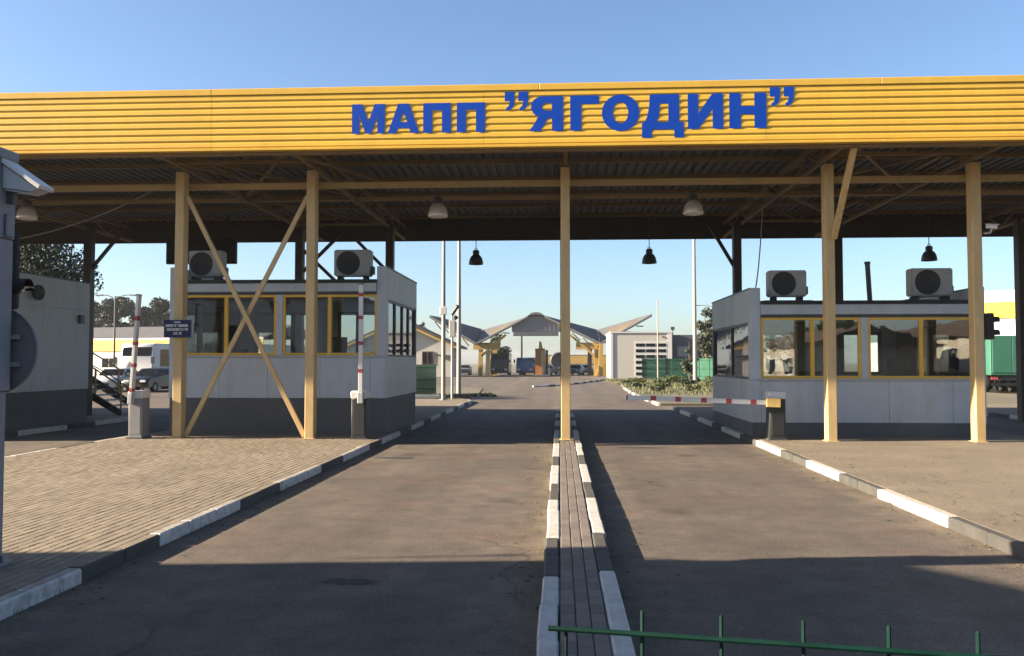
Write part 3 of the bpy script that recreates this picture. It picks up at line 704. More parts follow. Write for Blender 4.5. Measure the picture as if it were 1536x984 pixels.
ac_unit('beige air conditioner on the right booth roof beside the slanted parapet', 4.86, 20.4, 3.235, .86, .61)
ac_unit('beige air conditioner on the right booth roof near the black exhaust pipe and outer column', 8.09, 20.4, 3.235, .94, .64)
tag(build('exhaust_pipe', MB().tube([(7.72, 22.0, 3.10), (7.66, 22.0, 4.26)], .06, 10).lathe([(.075, 4.24), (.075, 4.30), (0, 4.31)], (7.66, 22.0, 0), 10), M_dgrey, None, (7.7, 22, 3.1), smooth=True),
    'thin black exhaust pipe standing on the right booth roof', 'pipe')

# ------------------------------------------------------------------ barriers
def barrier(label, x, y, cap_m, cab_m, boom, z0=.121, hw=.18, hgt=.88):
    t = thing('barrier', label, 'barrier', (x, y, z0), 'lift barriers at the lane ends')
    build('cabinet', MB().box(x - hw, x + hw, y - .18, y + .18, z0, z0 + hgt), cab_m, t, bevel=0.015, smooth=True)
    build('foot_plate', MB().box(x - hw - .03, x + hw + .03, y - .21, y + .21, z0 - .002, z0 + .03), M_dgrey, t)
    build('cap', MB().box(x - hw - .015, x + hw + .015, y - .2, y + .2, z0 + hgt + .002, z0 + hgt + .17), cap_m, t, bevel=0.025, smooth=True)
    build('door_panel', MB().box(x - hw + .04, x + hw - .04, y - .186, y - .17, z0 + .10, z0 + hgt - .08), cab_m, t, bevel=.004)
    (dx, dy, dz), L, off, bw, bh, stripes, start = boom
    d = Vector((dx, dy, dz)).normalized(); p = Vector((x + off[0], y + off[1], z0 + off[2]))
    upv = (0, 0, 1) if abs(d.z) < .7 else (0, 1, 0)
    bo = build('boom', MB().beam(p + d * start, p + d * L, bw, bh, up=upv), M_white, t, bevel=0.006)
    for s0, s1 in stripes: build('red_stripe', MB().beam(p + d * s0, p + d * s1, bw + .006, bh + .006, up=upv), M_red, bo)
    build('boom_end_cap', MB().beam(p + d * L, p + d * (L + .02), bw + .01, bh + .01, up=upv), M_dgrey, bo)
    cl = (.16, .14, .07, .09) if abs(d.z) < .7 else (.22, .02, .03, .03)
    build('boom_clamp', MB().beam(p + d * (start - cl[0]), p + d * (start + cl[1]), bw + cl[2], bh + cl[3], up=upv), M_clamp if abs(d.z) < .7 else M_lgrey, t, bevel=.01)
    return t
barrier('raised barrier with a light metal cabinet left of the braced columns', -9.30, 18.75, M_white, M_grey,
        ((.06, -.0, 1), 2.22, (-.06, -.24, .93), .06, .14, [(.10, .18), (.64, .72), (1.12, 1.20), (1.66, 1.76)], .05), hw=.155)
barrier('raised barrier with upright boom and charcoal cabinet at the left booth corner', -4.38, 18.9, M_white, M_cab,
        ((.0, -.0, 1), 2.42, (.05, -.24, .95), .09, .06, [(.50, .58), (1.1, 1.18), (1.66, 1.74), (2.16, 2.24)], .05), hw=.165)
br = barrier('lowered barrier with red striped boom across the right lane', 4.68, 19.2, M_white, M_cab,
        ((-1, .03, .035), 3.2, (-.02, -.25, .80), .05, .10, [(.45, .57), (.97, 1.09), (1.5, 1.62), (2.05, 2.17), (2.58, 2.70)], .10), hw=.17)

# ------------------------------------------------------------------ hanging lamps
def hanging_lamp(label, x, y, zb, ztop, sm=None):
    t = thing('hanging_lamp', label, 'lamp', (x, y, zb), 'bell shaped lamps hanging from the canopy')
    build('shade', MB().lathe([(.245, 0), (.25, .01), (.243, .09), (.222, .18), (.18, .265), (.12, .325), (.085, .34), (.08, .325), (.115, .31), (.17, .25), (.21, .17), (.23, .08), (.238, .004), (.245, 0)], (x, y, zb), 28), sm or M_silver, t, smooth=True)
    build('gear_housing', MB().lathe([(0, .342), (.10, .342), (.115, .36), (.115, .45), (.09, .485), (.04, .50), (0, .50)], (x, y, zb), 20), M_dgrey, t, smooth=True)
    build('bulb', MB().lathe([(0, .06), (.04, .07), (.055, .11), (.04, .18), (.03, .27)], (x, y, zb), 14), M_bulb, t, smooth=True)
    build('suspension_rod', MB().tube([(x, y, zb + .485), (x, y, ztop)], .014, 6), M_dgrey, t)
    build('hook', MB().tube([(x + .05 * math.cos(a), y, zb + .52 + .045 * math.sin(a)) for a in [math.pi * 2 * i / 10 for i in range(11)]], .009, 5), M_dgrey, t)
    return t
hl = hanging_lamp('silver bell lamp hanging between the X-brace and the central column', -3.07, 21.6, 5.46, 6.80)
for (x, y, z, l) in ((3.31, 21.6, 5.47, 'silver bell lamp hanging between the central and slant-braced columns'),
                     (-13.79, 21.6, 5.50, 'silver bell lamp hanging at far left behind the floodlight')):
    copy_tree(hl, (x, y, z), l)
hd = hanging_lamp('bell lamp coloured as backlit against the sky left of the central column', -2.85, 29.3, 5.12, 6.80, M_dgrey)  # rear row: backlit look put into a dark grey shade colour
copy_tree(hd, (3.01, 29.3, 5.12), 'bell lamp coloured as backlit against the sky just right of the central column')
copy_tree(hd, (12.21, 29.3, 5.15), 'bell lamp coloured as backlit against the sky above the right booth')

# ------------------------------------------------------------------ signs, signals, cameras, cables
t = thing('text_sign', 'small navy sign with white lines of text on the left column', 'sign', (-8.42, 18.68, 2.34))
build('panel', MB().box(-8.73, -8.12, 18.66, 18.70, 2.34, 2.73), M_navy, t, bevel=.006)
rs = random.Random(9)
for z, a, b, h in ((2.660, -8.50, -8.36, .034), (2.575, -8.69, -8.16, .056), (2.490, -8.66, -8.19, .056), (2.405, -8.51, -8.35, .056)):
    mb = MB(); xx = a
    while xx < b:
        w = rs.uniform(.018, .032)
        k = rs.randrange(4)
        if k == 0: mb.box(xx, xx + w, 18.652, 18.658, z, z + h)
        elif k == 1: mb.box(xx, xx + .008, 18.652, 18.658, z, z + h).box(xx + w - .008, xx + w, 18.652, 18.658, z, z + h).box(xx + .008, xx + w - .008, 18.652, 18.658, z + h * .4, z + h * .6)
        elif k == 2: mb.box(xx, xx + .008, 18.652, 18.658, z, z + h).box(xx + .008, xx + w, 18.652, 18.658, z + h * .8, z + h).box(xx + .008, xx + w, 18.652, 18.658, z, z + h * .2)
        else: mb.box(xx, xx + .008, 18.652, 18.658, z, z + h).box(xx + .008, xx + w, 18.652, 18.658, z + h * .75, z + h)
        xx += w + .008
        if rs.random() < .1: xx += .02
    build('text_line', mb, M_white, t)

t = thing('display_board', 'dark hanging board under the rear canopy edge above the left booth', 'board', (-12.2, 29.0, 5.15))
build('board', MB().box(-13.5, -11.05, 28.92, 29.08, 5.16, 6.02), M_dark, t, bevel=.02)
for x in (-13.2, -11.4): build('hanger', MB().box(x, x + .05, 28.97, 29.03, 6.02, 6.8), M_brown, t)

def traffic_light(label, x, y, z0, visors, m=M_dark, hx=.07, hy=.12, vr=.10, vl=.24, h=None):
    t = thing('traffic_light', label, 'traffic light', (x, y, z0))
    build('housing', MB().box(x - hx, x + hx, y - hy, y + hy, z0, z0 + (h or visors[-1] + .17)), m, t, bevel=.02)
    for v in visors:
        mb = MB()
        n = 12
        pts = [(y + vr * math.cos(R(a)), z0 + v + vr * math.sin(R(a))) for a in [-20 + 220 * i / n for i in range(n + 1)]]
        mb.add([(x + hx - .005, p, q) for p, q in pts] + [(x + vl, p, q) for p, q in pts] + [(x + hx - .005, (p - y) * .9 + y, (q - z0 - v) * .9 + z0 + v) for p, q in pts] + [(x + vl, (p - y) * .9 + y, (q - z0 - v) * .9 + z0 + v) for p, q in pts],
               [(i, i + 1, n + 2 + i, n + 1 + i) for i in range(n)] + [(2 * n + 2 + i, 2 * n + 3 + i, 3 * n + 4 + i, 3 * n + 3 + i) for i in range(n)])
        build('visor', mb, m, t, smooth=True)
        build('lens', MB().lathe([(0, x + hx + .015), (vr * .6, x + hx + .012), (vr * .85, x + hx - .002)], (0, y, z0 + v), 14, axis='X'), M_cglass, t, smooth=True)
    build('bracket', MB().box(x - hx - .09, x - hx + .01, y + .0, y + .03, z0 + .1, z0 + .15), m, t)
    return t
traffic_light('black two-lens traffic light on the outer corner of the right booth', 9.53, 19.83, 2.30, (.13, .42), vr=.095, vl=.20)

# the grey pillar at the left edge with what it carries
t = thing('clad_pillar', 'grey metal-clad pillar at the left edge beside the painted kerb', 'pillar', (-5.0, 6.9, .12))
build('lower_cladding', MB().box(-5.40, -4.625, 6.84, 7.02, .121, 1.555), M_pillar, t, bevel=.008)
build('middle_cladding', MB().box(-5.40, -4.605, 6.82, 7.04, 1.56, 2.825), M_pillar, t, bevel=.008)
build('upper_cladding', MB().box(-5.40, -4.60, 6.81, 7.05, 2.83, 3.48), M_pillar, t, bevel=.008)
build('top_cap', MB().box(-5.43, -4.585, 6.79, 7.07, 3.485, 3.57), M_pillar, t, bevel=.01)
build('side_bracket', MB().box(-4.598, -4.565, 6.90, 7.0, 2.84, 3.03), M_pillar, t, bevel=.01)
build('base_plate', MB().box(-5.45, -4.57, 6.77, 7.09, .119, .15), M_grey, t, bevel=.006)
for y in (6.80, 7.0): build('anchor_bolt', MB().lathe([(0, .20), (.022, .20), (.026, .15)], (-4.60, y, 0), 8), M_grey, t)
t = thing('floodlight', 'white slanted floodlight reaching out from the grey pillar top', 'floodlight', (-4.59, 6.95, 3.2))
build('hood', MB().prism([(-4.60, 3.490), (-4.255, 3.255), (-4.275, 3.222), (-4.60, 3.445)], 6.84, 7.04, 'Y'), M_white, t, bevel=.006)
build('lamp_body', MB().prism([(-4.598, 3.435), (-4.29, 3.224), (-4.345, 3.200), (-4.598, 3.235)], 6.86, 7.02, 'Y'), M_lgrey, t, bevel=.006)
build('lens', MB().prism([(-4.585, 3.230), (-4.36, 3.199), (-4.362, 3.189), (-4.585, 3.220)], 6.88, 7.0, 'Y'), M_lens, t)
build('arm', MB().box(-4.598, -4.54, 6.92, 6.98, 3.12, 3.23), M_dgrey, t)
traffic_light('slim black traffic light mounted on the grey pillar at left edge', -4.665, 7.16, 2.25, (.19,), hx=.028, hy=.04, vr=.075, vl=.125, h=.66)
t = thing('road_sign', 'grey back of a round road sign beside the clad pillar', 'road sign', (-4.79, 7.12, 1.5))
build('disc', MB().lathe([(0, 7.10), (.36, 7.10), (.375, 7.085), (.378, 7.10), (.375, 7.115), (0, 7.115)], (-4.79, 0, 1.9), 48, axis='Y'), M_signback, t, smooth=True)
build('bracket', MB().box(-5.0, -4.55, 7.03, 7.083, 1.99, 2.03).box(-5.0, -4.55, 7.03, 7.083, 1.76, 1.80), M_grey, t)

t = thing('security_camera', 'small white security camera on the outermost right column', 'camera', (8.95, 18.8, 4.6))
build('camera_body', MB().beam((8.98, 18.72, 4.66), (9.17, 18.62, 4.63), .075, .075), M_white, t, bevel=.012)
build('sun_shield', MB().beam((8.97, 18.725, 4.71), (9.20, 18.605, 4.68), .09, .012), M_white, t)
build('bracket', MB().tube([(8.98, 18.78, 4.52), (9.06, 18.70, 4.52), (9.08, 18.66, 4.62)], .02, 6), M_lgrey, t)

def sag(p, q, d, n=16):
    p = Vector(p); q = Vector(q); return [p.lerp(q, i / n) - Vector((0, 0, d * 4 * (i / n) * (1 - i / n))) for i in range(n + 1)]
tag(build('power_cable', MB().tube(sag((-16.6, 23.0, 5.02), (-11.5, 24.0, 6.75), .35), .024, 5), M_cable, None, (-14, 23.5, 5.5), smooth=True), 'slack grey cable rising from the far left booth to the canopy', 'cable')
tag(build('power_cable', MB().tube(sag((4.50, 20.2, 3.48), (5.45, 23.5, 6.0), .28), .016, 5), M_cable, None, (5, 21, 4), smooth=True), 'thin dark cable rising from the right booth corner to the canopy', 'cable')
tag(build('power_cable', MB().tube(sag((-9.1, 20.8, 4.05), (-8.2, 20.9, 4.02), .06), .014, 5), M_cable, None, (-8.7, 20.8, 4), smooth=True), 'short loose cable behind the leftmost air conditioner', 'cable')

# ------------------------------------------------------------------ the green wire fence right in front of the camera
t = thing('wire_fence', 'green welded wire fence panel close in the foreground', 'fence', (0.4, .5, 0))
f0 = Vector((-0.008, .580, 1.6245)); fd = Vector((.2461, -.0405, 0)).normalized()
def fp(s, z):
    if abs(z - 1.626) < 1e-6: z = 1.6245
    p = f0 + fd * s; return (p.x, p.y, z)
build('rail', MB().tube([fp(0, 1.626), fp(1.55, 1.626)], .0018, 8), M_fgreen, t, smooth=True)
for z in (1.426, 1.226, 1.026, .826, .626, .426, .226):
    build('rail', MB().tube([fp(0, z), fp(1.55, z)], .0020, 6), M_fgreen, t, smooth=True)
for i in range(31):
    s = .011 + i * .05
    top = 1.6385 if i > 0 else 1.6225
    p = Vector(fp(s, 0)) + Vector((fd.y, -fd.x, 0)) * -.0046
    build('upright_wire', MB().tube([(p.x, p.y, .06), (p.x, p.y, top - .0015), (p.x, p.y, top)], [.00135, .00135, .0009], 6), M_fgreen, t, smooth=True)
for s in (-.02, 1.57):
    p = fp(s, 0) if s > 1 else None
    if p: build('fence_post', MB().box(p[0] - .03, p[0] + .03, p[1] - .02, p[1] + .02, 0.0, 1.66), M_fgreen, t, bevel=.003)

# ------------------------------------------------------------------ poles
def lamp_pole(label, x, y, z0, h, r, extra=None, pm=None):
    pm = pm or M_pole
    t = thing('light_pole', label, 'pole', (x, y, z0))
    build('shaft', MB().tube([(x, y, z0), (x, y, z0 + h * .45), (x, y, z0 + h)], [r, r * .85, r * .6], 12), pm, t, smooth=True)
    build('base_flange', MB().lathe([(0, .03), (r * 1.9, .03), (r * 1.9, 0)], (x, y, z0), 12), M_grey, t)
    if extra:
        for (dx, dy) in extra:
            build('lamp_arm', MB().tube([(x, y, z0 + h - .4), (x + dx * .25, y + dy * .25, z0 + h - .1), (x + dx * .6, y + dy * .6, z0 + h + .05), (x + dx, y + dy, z0 + h + .08)], r * .4, 6), pm, t, smooth=True)
            q = Vector((dx, dy, 0)).normalized()
            build('lamp_head', MB().beam((x + dx * .95, y + dy * .95, z0 + h + .07), (x + dx * .95 + q.x * .6, y + dy * .95 + q.y * .6, z0 + h + .04), .24, .12), M_grey, t, bevel=.03)
    return t
p1 = lamp_pole('tall pale light pole nearest the left booth, on the pavement end', -5.17, 38.3, .118, 9.0, .10, [(1.6, .2)])
build('notice_box', MB().box(-5.32, -5.02, 38.10, 38.19, 3.9, 4.25), M_white, p1, bevel=.02)
lamp_pole('tall pale light pole farther back right of the first pole', -5.44, 46.5, .03, 9.5, .13, [(1.8, .2)])
t = thing('camera_mast', 'short mast carrying cameras between the two tall pale poles', 'mast', (-5.02, 40.2, .03))
build('shaft', MB().tube([(-5.02, 40.2, .03), (-5.02, 40.2, 4.0)], .055, 10), M_lgrey, t, smooth=True)
build('cabinet', MB().box(-5.14, -4.86, 39.95, 40.14, 2.95, 3.75), M_lgrey, t, bevel=.02)
build('camera_head', MB().beam((-5.05, 40.2, 4.02), (-4.72, 39.9, 4.42), .16, .16), M_dgrey, t, bevel=.03)
build('camera_head', MB().lathe([(0, -.12), (.12, -.05), (.13, .05), (0, .12)], (-4.85, 40.0, 3.86), 12), M_dgrey, t, smooth=True)
lamp_pole('tall pale light pole right of the far white garage', 9.22, 59.9, .10, 10.5, .15, [(-1.4, .2)])
lamp_pole('thin white flagpole in front of the far garage', 7.72, 69.1, .10, 6.7, .06)
lamp_pole('double-armed street lamp above the parked vehicles at left', -36.93, 70.0, 0, 7.3, .09, [(-1.1, 0), (1.25, 0)], M_dgrey)
lamp_pole('thin pole rising behind the far left booth', -29.1, 50.0, 0, 8.8, .07)
lamp_pole('distant double-armed lamp beside the far canopy right wing', 20.0, 112.0, 0, 9.0, .12, [(-2.2, 0), (2.2, 0)])
lamp_pole('white lamp post standing under the far canopy', -5.2, 118.0, 0, 7.5, .14, [(1.6, 0)])

# ------------------------------------------------------------------ foliage
def crown_mesh(name, blobs, count, size, m, parent, seed, org=None):
    rr = random.Random(seed); mb = MB()
    vols = [b[3] * b[4] * b[5] for b in blobs]; tot = sum(vols)
    for b, v in zip(blobs, vols):
        for _ in range(max(8, int(count * v / tot))):
            d = Vector((rr.gauss(0, 1), rr.gauss(0, 1), rr.gauss(0, 1))).normalized() * (rr.random() ** .45)
            c = Vector((b[0] + d.x * b[3], b[1] + d.y * b[4], b[2] + d.z * b[5]))
            s = size * rr.uniform(.55, 1.3)
            n = Vector((rr.gauss(0, 1), rr.gauss(0, 1), rr.gauss(0, 1) + .4)).normalized()
            a = n.orthogonal().normalized(); q = rr.uniform(0, 6.28)
            a = (a * math.cos(q) + n.cross(a) * math.sin(q)); bb = n.cross(a)
            mb.add([c - a * s, c - bb * s * .5 + n * s * .1, c + a * s, c + bb * s * .5 + n * s * .1], [(0, 1, 2, 3)])
    return build(name, mb, m, parent, org, fixn=False)
def tree(name, label, x, y, h, r, m, seed, n=1300, size=.28, group=None, conifer=False, z0=0, bare=.2, flat=False):
    rr = random.Random(seed)
    t = thing(name, label, 'tree', (x, y, z0), group)
    tr = build('trunk', MB().tube([(x, y, z0), (x + rr.uniform(-.1, .1), y, z0 + h * .4), (x + rr.uniform(-.2, .2), y, z0 + h * .95)], [h * .022 + .03, h * .015 + .02, .02], 8), M_bark, t, smooth=True)
    bl = []
    for k in range(7 + int(h / 2)):
        u = rr.random(); z = z0 + h * (bare + (1 - bare) * u * .95)
        rad = r * ((1 - u) * .9 + .15 if conifer else (math.sin(math.pi * min(.98, .18 + u * (.52 if flat else .75)))))
        a = rr.uniform(0, 6.28); o = rad * rr.uniform(.25, .75)
        s = rad * rr.uniform(.38, .6) + .1
        bl.append((x + o * math.cos(a), y + o * math.sin(a), z, s, s, s * rr.uniform(.55, .8)))
        build('branch', MB().tube([(x, y, max(z0 + h * .15, z - s * .8)), (x + o * math.cos(a), y + o * math.sin(a), z)], [.05 + h * .003, .015], 5), M_bark, t)
    crown_mesh('crown', bl, n, size, m, t, seed + 100)
    return t
tree('pine_tree', 'dark pine with drooping branches looming above the far left booth', -27.0, 40.5, 8.6, 4.6, M_leafd, 5, 20000, .10, bare=.4)
rr = random.Random(21)
ords = ['first', 'second', 'third', 'fourth', 'fifth', 'sixth', 'seventh', 'eighth', 'ninth', 'tenth', 'eleventh', 'twelfth']
for i in range(8):
    x = -91.0 + i * 2.75
    tree('pine_tree', ords[i] + ' dark pine from the left in the treeline behind the yellow banded hall', x + rr.uniform(-.5, .5), 158 + rr.uniform(-4, 4), rr.uniform(10.8, 13.4), rr.uniform(3.0, 3.8), M_leafd, 30 + i, 3600, .5, 'pines in the far left treeline', bare=.3, flat=True)
for i, (x, y, h) in enumerate(((-24.5, 132, 9.6), (-21.2, 134, 8.2))):
    tree('pine_tree', ['hazy tall tree behind the gabled house ridge', 'hazy lower tree between house and far canopy wing'][i], x, y, h, 2.2, M_leaf, 60 + i, 700, .4, 'trees behind the gabled house')
for i, (x, y, h, r, l) in enumerate(((13.3, 80, 6.6, 1.25, 'tall dense green tree just left of the right booth side'), (15.0, 84, 7.6, 2.2, 'tallest green tree behind the right booth side window'),
                                  (16.6, 97, 6.0, 1.9, 'bushy tree beside the charcoal annex'), (22.5, 86, 7.0, 2.8, 'wide green tree behind the right booth'))):
    tree('broadleaf_tree', l, x, y, h, r, M_leafm, 70 + i, 1900, .22, 'trees right of the far garage', bare=.1)
tree('cypress_shrub', 'narrow dark conifer in front of the green fence screen', 9.45, 64.0, 3.4, .75, M_leafd, 81, 700, .16, conifer=True, z0=.1, bare=.02)
tree('tall_tree', 'dark tree standing left of the black truck under the far canopy', -9.2, 132.0, 6.6, 1.8, M_leafd, 83, 700, .35)
tree('broadleaf_tree', 'leafy tree beside the house behind the camera', 20.0, -24.0, 6.0, 2.4, M_leaf, 84, 1500, .28)
# shrubs in the planting bed
def shrub(label, x, y, r, h, m, seed, n=750):
    rr = random.Random(seed); bl = []
    for k in range(5):
        a = rr.uniform(0, 6.28); o = r * rr.uniform(.1, .6); bl.append((x + o * math.cos(a), y + o * math.sin(a), .1 + h * rr.uniform(.3, .75), r * rr.uniform(.4, .6), r * rr.uniform(.4, .6), h * rr.uniform(.25, .38)))
    t = thing('shrub', label, 'shrub', (x, y, .1), 'shrubs in the planting bed')
    build('stem', MB().tube([(x, y, .1), (x, y, .1 + h * .6)], .03, 5), M_bark, t)
    crown_mesh('crown', bl, n, .075, m, t, seed + 5)
sh = [(5.2, 66, .8, .5), (6.3, 68, .9, .6), (5.2, 59, .7, .42), (7.2, 62, .9, .6), (6.3, 55.5, .7, .4), (8.3, 64, 1.0, .75), (8.4, 57, .7, .62), (5.6, 51, .6, .35), (7.6, 50.5, .7, .5), (9.6, 55, .8, .85), (9.2, 50, .7, .6), (10.4, 52, .8, .75)]
sh.sort(key=lambda q: q[0] / q[1])
for i, (x, y, r, h) in enumerate(sh):
    shrub(ords[i] + ' low shrub from the left in the bed before the garage', x, y, r, h, (M_leafl, M_leaf, M_leafl, M_leafd)[i % 4], 200 + i)
def grass(name, poly_fn, n, h, seed, m, z=.03):
    rr = random.Random(seed); mb = MB()
    for _ in range(n):
        x, y = poly_fn(rr); a = rr.uniform(0, 6.28); w = h * .16; hh = h * rr.uniform(.5, 1.4)
        mb.add([(x - w * math.cos(a), y - w * math.sin(a), z), (x + w * math.cos(a), y + w * math.sin(a), z), (x + rr.uniform(-.5, .5) * h, y + rr.uniform(-.5, .5) * h, z + hh)], [(0, 1, 2)])
    return tag(build(name, mb, m, None, (0, 0, 0), fixn=False), kind='stuff')
grass('grass', lambda q: (q.uniform(-11.5, -4.9), q.uniform(40.0, 47.0)), 9000, .09, 1, M_grass)
grass('grass', lambda q: (q.uniform(4.2, 20), q.uniform(45, 86)), 9000, .16, 2, M_grass, .10)
crown_mesh('weeds', [(-4.75 + .28 * i, 45.5 + (i % 2) * .4, .05, .28, .7, .09) for i in range(5)], 900, .09, M_leafd, None, 77, (-3.5, 45.5, 0))['kind'] = 'stuff'

# dry leaves, grit and tufts gathered along the kerbs
lr = random.Random(55); mb = MB()
for _ in range(1500):
    kx, sd, z = lr.choice(((-3.9, 1, .006), (-.14, -1, .006), (.44, 1, .006), (4.2, -1, .006), (4.33, 1, .128), (4.33, 1, .128)))
    x = kx + sd * min(abs(lr.gauss(0, .22)) + .02, 1.6) * (4 if z > .1 else 1); y = lr.uniform(5.2, 26)
    if z > .1 and (x > 10.2 or y > 19.5): continue
    a = lr.uniform(0, 6.28); l = lr.uniform(.008, .032); w = l * lr.uniform(.3, .7); h = lr.uniform(.002, .012)
    c, q = math.cos(a), math.sin(a)
    mb.add([(x - c * l, y - q * l, z), (x + q * w, y - c * w, z + h), (x + c * l, y + q * l, z + h * .3), (x - q * w, y + c * w, z + h * .8)], [(0, 1, 2, 3)], lr.choice((0, 0, 1)))
tag(build('litter', mb, [M_leafdry, M_tar], None, (0, 0, 0), fixn=False), kind='stuff')
mb = MB()
for _ in range(90):
    kx, off = lr.choice(((-3.9, .02), (-.14, -.02), (.44, .02), (4.2, -.02))); x0 = kx + off; y0 = lr.uniform(6, 30)
    for _k in range(9):
        x = x0 + lr.gauss(0, .015); y = y0 + lr.gauss(0, .05); a = lr.uniform(0, 6.28); h = lr.uniform(.02, .075)
        mb.add([(x - .003 * math.cos(a), y - .003 * math.sin(a), .001), (x + .003 * math.cos(a), y + .003 * math.sin(a), .001), (x + lr.gauss(0, .02), y + lr.gauss(0, .02), h)], [(0, 1, 2)])
tag(build('grass', mb, M_grass, None, (0, 0, 0), fixn=False), kind='stuff')

# ------------------------------------------------------------------ green screened fences
def screen_fence(label, pts, top, z0=.02):
    t = thing('screen_fence', label, 'fence', (pts[0][0], pts[0][1], z0))
    for a, b in zip(pts, pts[1:]):
        L = math.dist(a, b); n = max(1, round(L / 2.4))
        for k in range(n):
            p = [a[i] + (b[i] - a[i]) * k / n for i in (0, 1)]; q = [a[i] + (b[i] - a[i]) * (k + 1) / n for i in (0, 1)]
            build('mesh_panel', MB().beam((p[0], p[1], (top + z0 + .25) / 2), (q[0], q[1], (top + z0 + .25) / 2), .02, top - z0 - .25), M_mgreen, t)
            build('fence_post', MB().box(p[0] - .035, p[0] + .035, p[1] - .06, p[1] - .012, z0, top + .06), M_fgreen, t)
            for z in (z0 + .5, (z0 + top) / 2 + .1, top - .15): build('wire_fold', MB().beam((p[0], p[1] - .018, z), (q[0], q[1] - .018, z), .012, .03), M_fgreen, t)
    return t
screen_fence('green mesh fence with dark posts beside the left booth', [(-12.0, 41.5), (-5.95, 41.5)], 1.68)
screen_fence('green screened fence in front of the far garage door', [(7.15, 76.0), (11.2, 76.0), (12.8, 70.0)], 2.1, .1)
tag(build('concrete_block', MB().box(-6.9, -5.7, 40.9, 41.2, .03, .24), M_white, None, (-6.3, 41, 0), bevel=.03), 'low white concrete block at the green fence foot', 'block')
tag(build('concrete_block', MB().box(-5.3, -4.4, 42.3, 43.0, .03, .24), M_conc, None, (-5, 42.6, 0), bevel=.03), 'tan concrete footing at the foot of the poles', 'block')

# ------------------------------------------------------------------ far canopy with folded wings
fc = thing('winged_canopy', 'far canopy with folded grey wing roofs on yellow supports', 'canopy', (-3, 115, 0))
def slab(p0, p1, dz, dy=9.0, th=.35):
    (x0, z0), (x1, z1) = p0, p1
    Y0 = 113.0
    v = [(x0, Y0, z0), (x1, Y0, z1), (x1, Y0 + dy, z1 + dz[1]), (x0, Y0 + dy, z0 + dz[0])]
    mb = MB(); mb.add(v + [(a, b, c - th) for a, b, c in v], [(0, 1, 2, 3)], 0)
    mb.add(v + [(a, b, c - th) for a, b, c in v], [(7, 6, 5, 4), (4, 5, 1, 0), (6, 7, 3, 2), (5, 6, 2, 1), (7, 4, 0, 3)], 1)
    r = build('roof_wing', mb, [M_slate, M_under], fc)
    n = 5
    for i in range(n):
        u, w = (i + .5) / n, (i + 1.2) / n
        if w <= 1: build('soffit_bar', MB().beam((x0 + (x1 - x0) * u, Y0 + .6, z0 + (z1 - z0) * u - .45), (x0 + (x1 - x0) * w, Y0 + .6, z0 + (z1 - z0) * w - 1.0), .14, .14), M_under, r)
    build('edge_trim', MB().beam((x0, Y0 - .06, z0 - .10), (x1, Y0 - .06, z1 - .10), .06, .18), M_grey, r)
    return r
slab((-17.1, 7.95), (-11.0, 4.35), (.25, 2.1))
slab((-10.9, 4.35), (-4.2, 7.85), (2.0, .45))
slab((-2.0, 7.85), (5.2, 4.35), (.45, 2.0))
slab((5.3, 4.35), (11.9, 8.05), (2.0, .25))
build('ridge_cap', MB().prism([(-4.2, 7.85), (-3.7, 8.22), (-3.1, 8.32), (-2.5, 8.22), (-2.0, 7.85), (-3.1, 8.0)], 112.9, 122.0, 'Y'), M_slate, fc)
build('hip_gable', MB().prism([(-6.3, 5.75), (.1, 5.75), (.1, 6.6), (-2.2, 7.8), (-4.0, 7.8), (-6.3, 6.6)], 113.4, 113.7, 'Y'), M_gable, fc)
for i in range(12): build('gable_rib', MB().box(-6.1 + i * .53, -6.02 + i * .53, 113.32, 113.38, 5.8, 7.6 - abs(i - 5.5) * .2), M_gable, fc)
build('gable_box', MB().box(-6.1, -.2, 113.0, 115.0, 5.25, 5.74), M_dwall, fc)
for s in (-1, 1):
    c = -2.9
    xs = c + s * 7.6
    for dx, m in ((0.0, M_dyel), (.9, M_under), (1.8 if s < 0 else -.6, M_dyel)):
        build('support', MB().beam((xs - s * dx * .9, 114.0 + dx * 2, 0), (xs - s * dx * .9 + .1, 114.0 + dx * 2, 4.2), .55, .5), m, fc)
    build('bracket_frame', MB().beam((xs - s * .2, 113.6, 2.6), (xs - s * 3.4, 113.6, 5.4), .3, .3).beam((xs, 113.6, 3.9), (xs + s * 2.4, 113.6, 5.2), .3, .3), M_dyel, fc)
    build('crossbeam', MB().beam((xs - s * 2.6, 113.8, 3.9), (xs + s * .9, 113.8, 3.9), .4, .9), M_dyel, fc)
build('plinth_flare', MB().prism([(4.6, 0), (6.9, 0), (5.9, 1.6), (5.4, 1.6)], 113.2, 113.9, 'Y'), M_dyel, fc)
t = thing('kiosk', 'narrow orange kiosk tower under the far canopy', 'kiosk', (-2.6, 116, 0))
build('body', MB().box(-3.3, -2.0, 115.5, 117.0, .12, 3.6), M_orange, t)
build('front_panel', MB().box(-2.55, -2.05, 115.42, 115.49, .3, 3.3), M_cream, t)
build('roof_peak', MB().prism([(-2.85, 3.6), (-2.3, 3.6), (-2.5, 4.5), (-2.75, 4.6)], 115.8, 116.4, 'Y'), M_dyel, t)
build('side_wing', MB().box(-1.95, -1.6, 115.8, 117.0, .12, 3.4), M_under, t)
build('base', MB().box(-3.5, -1.4, 115.2, 117.2, 0, .12), M_white, t)
t = thing('ring_sculpture', 'large dark round disc seen behind the central column', 'disc', (-.2, 112, 0))
build('disc', MB().lathe([(0, 111.9), (.7, 111.88), (1.0, 111.7), (1.15, 111.9), (1.0, 112.1), (0, 112.0)], (-.15, 0, 1.95), 32, axis='Y'), M_dgrey, t, smooth=True)
build('stand', MB().box(-.3, 0, 111.85, 112.15, 0, .9), M_dgrey, t)

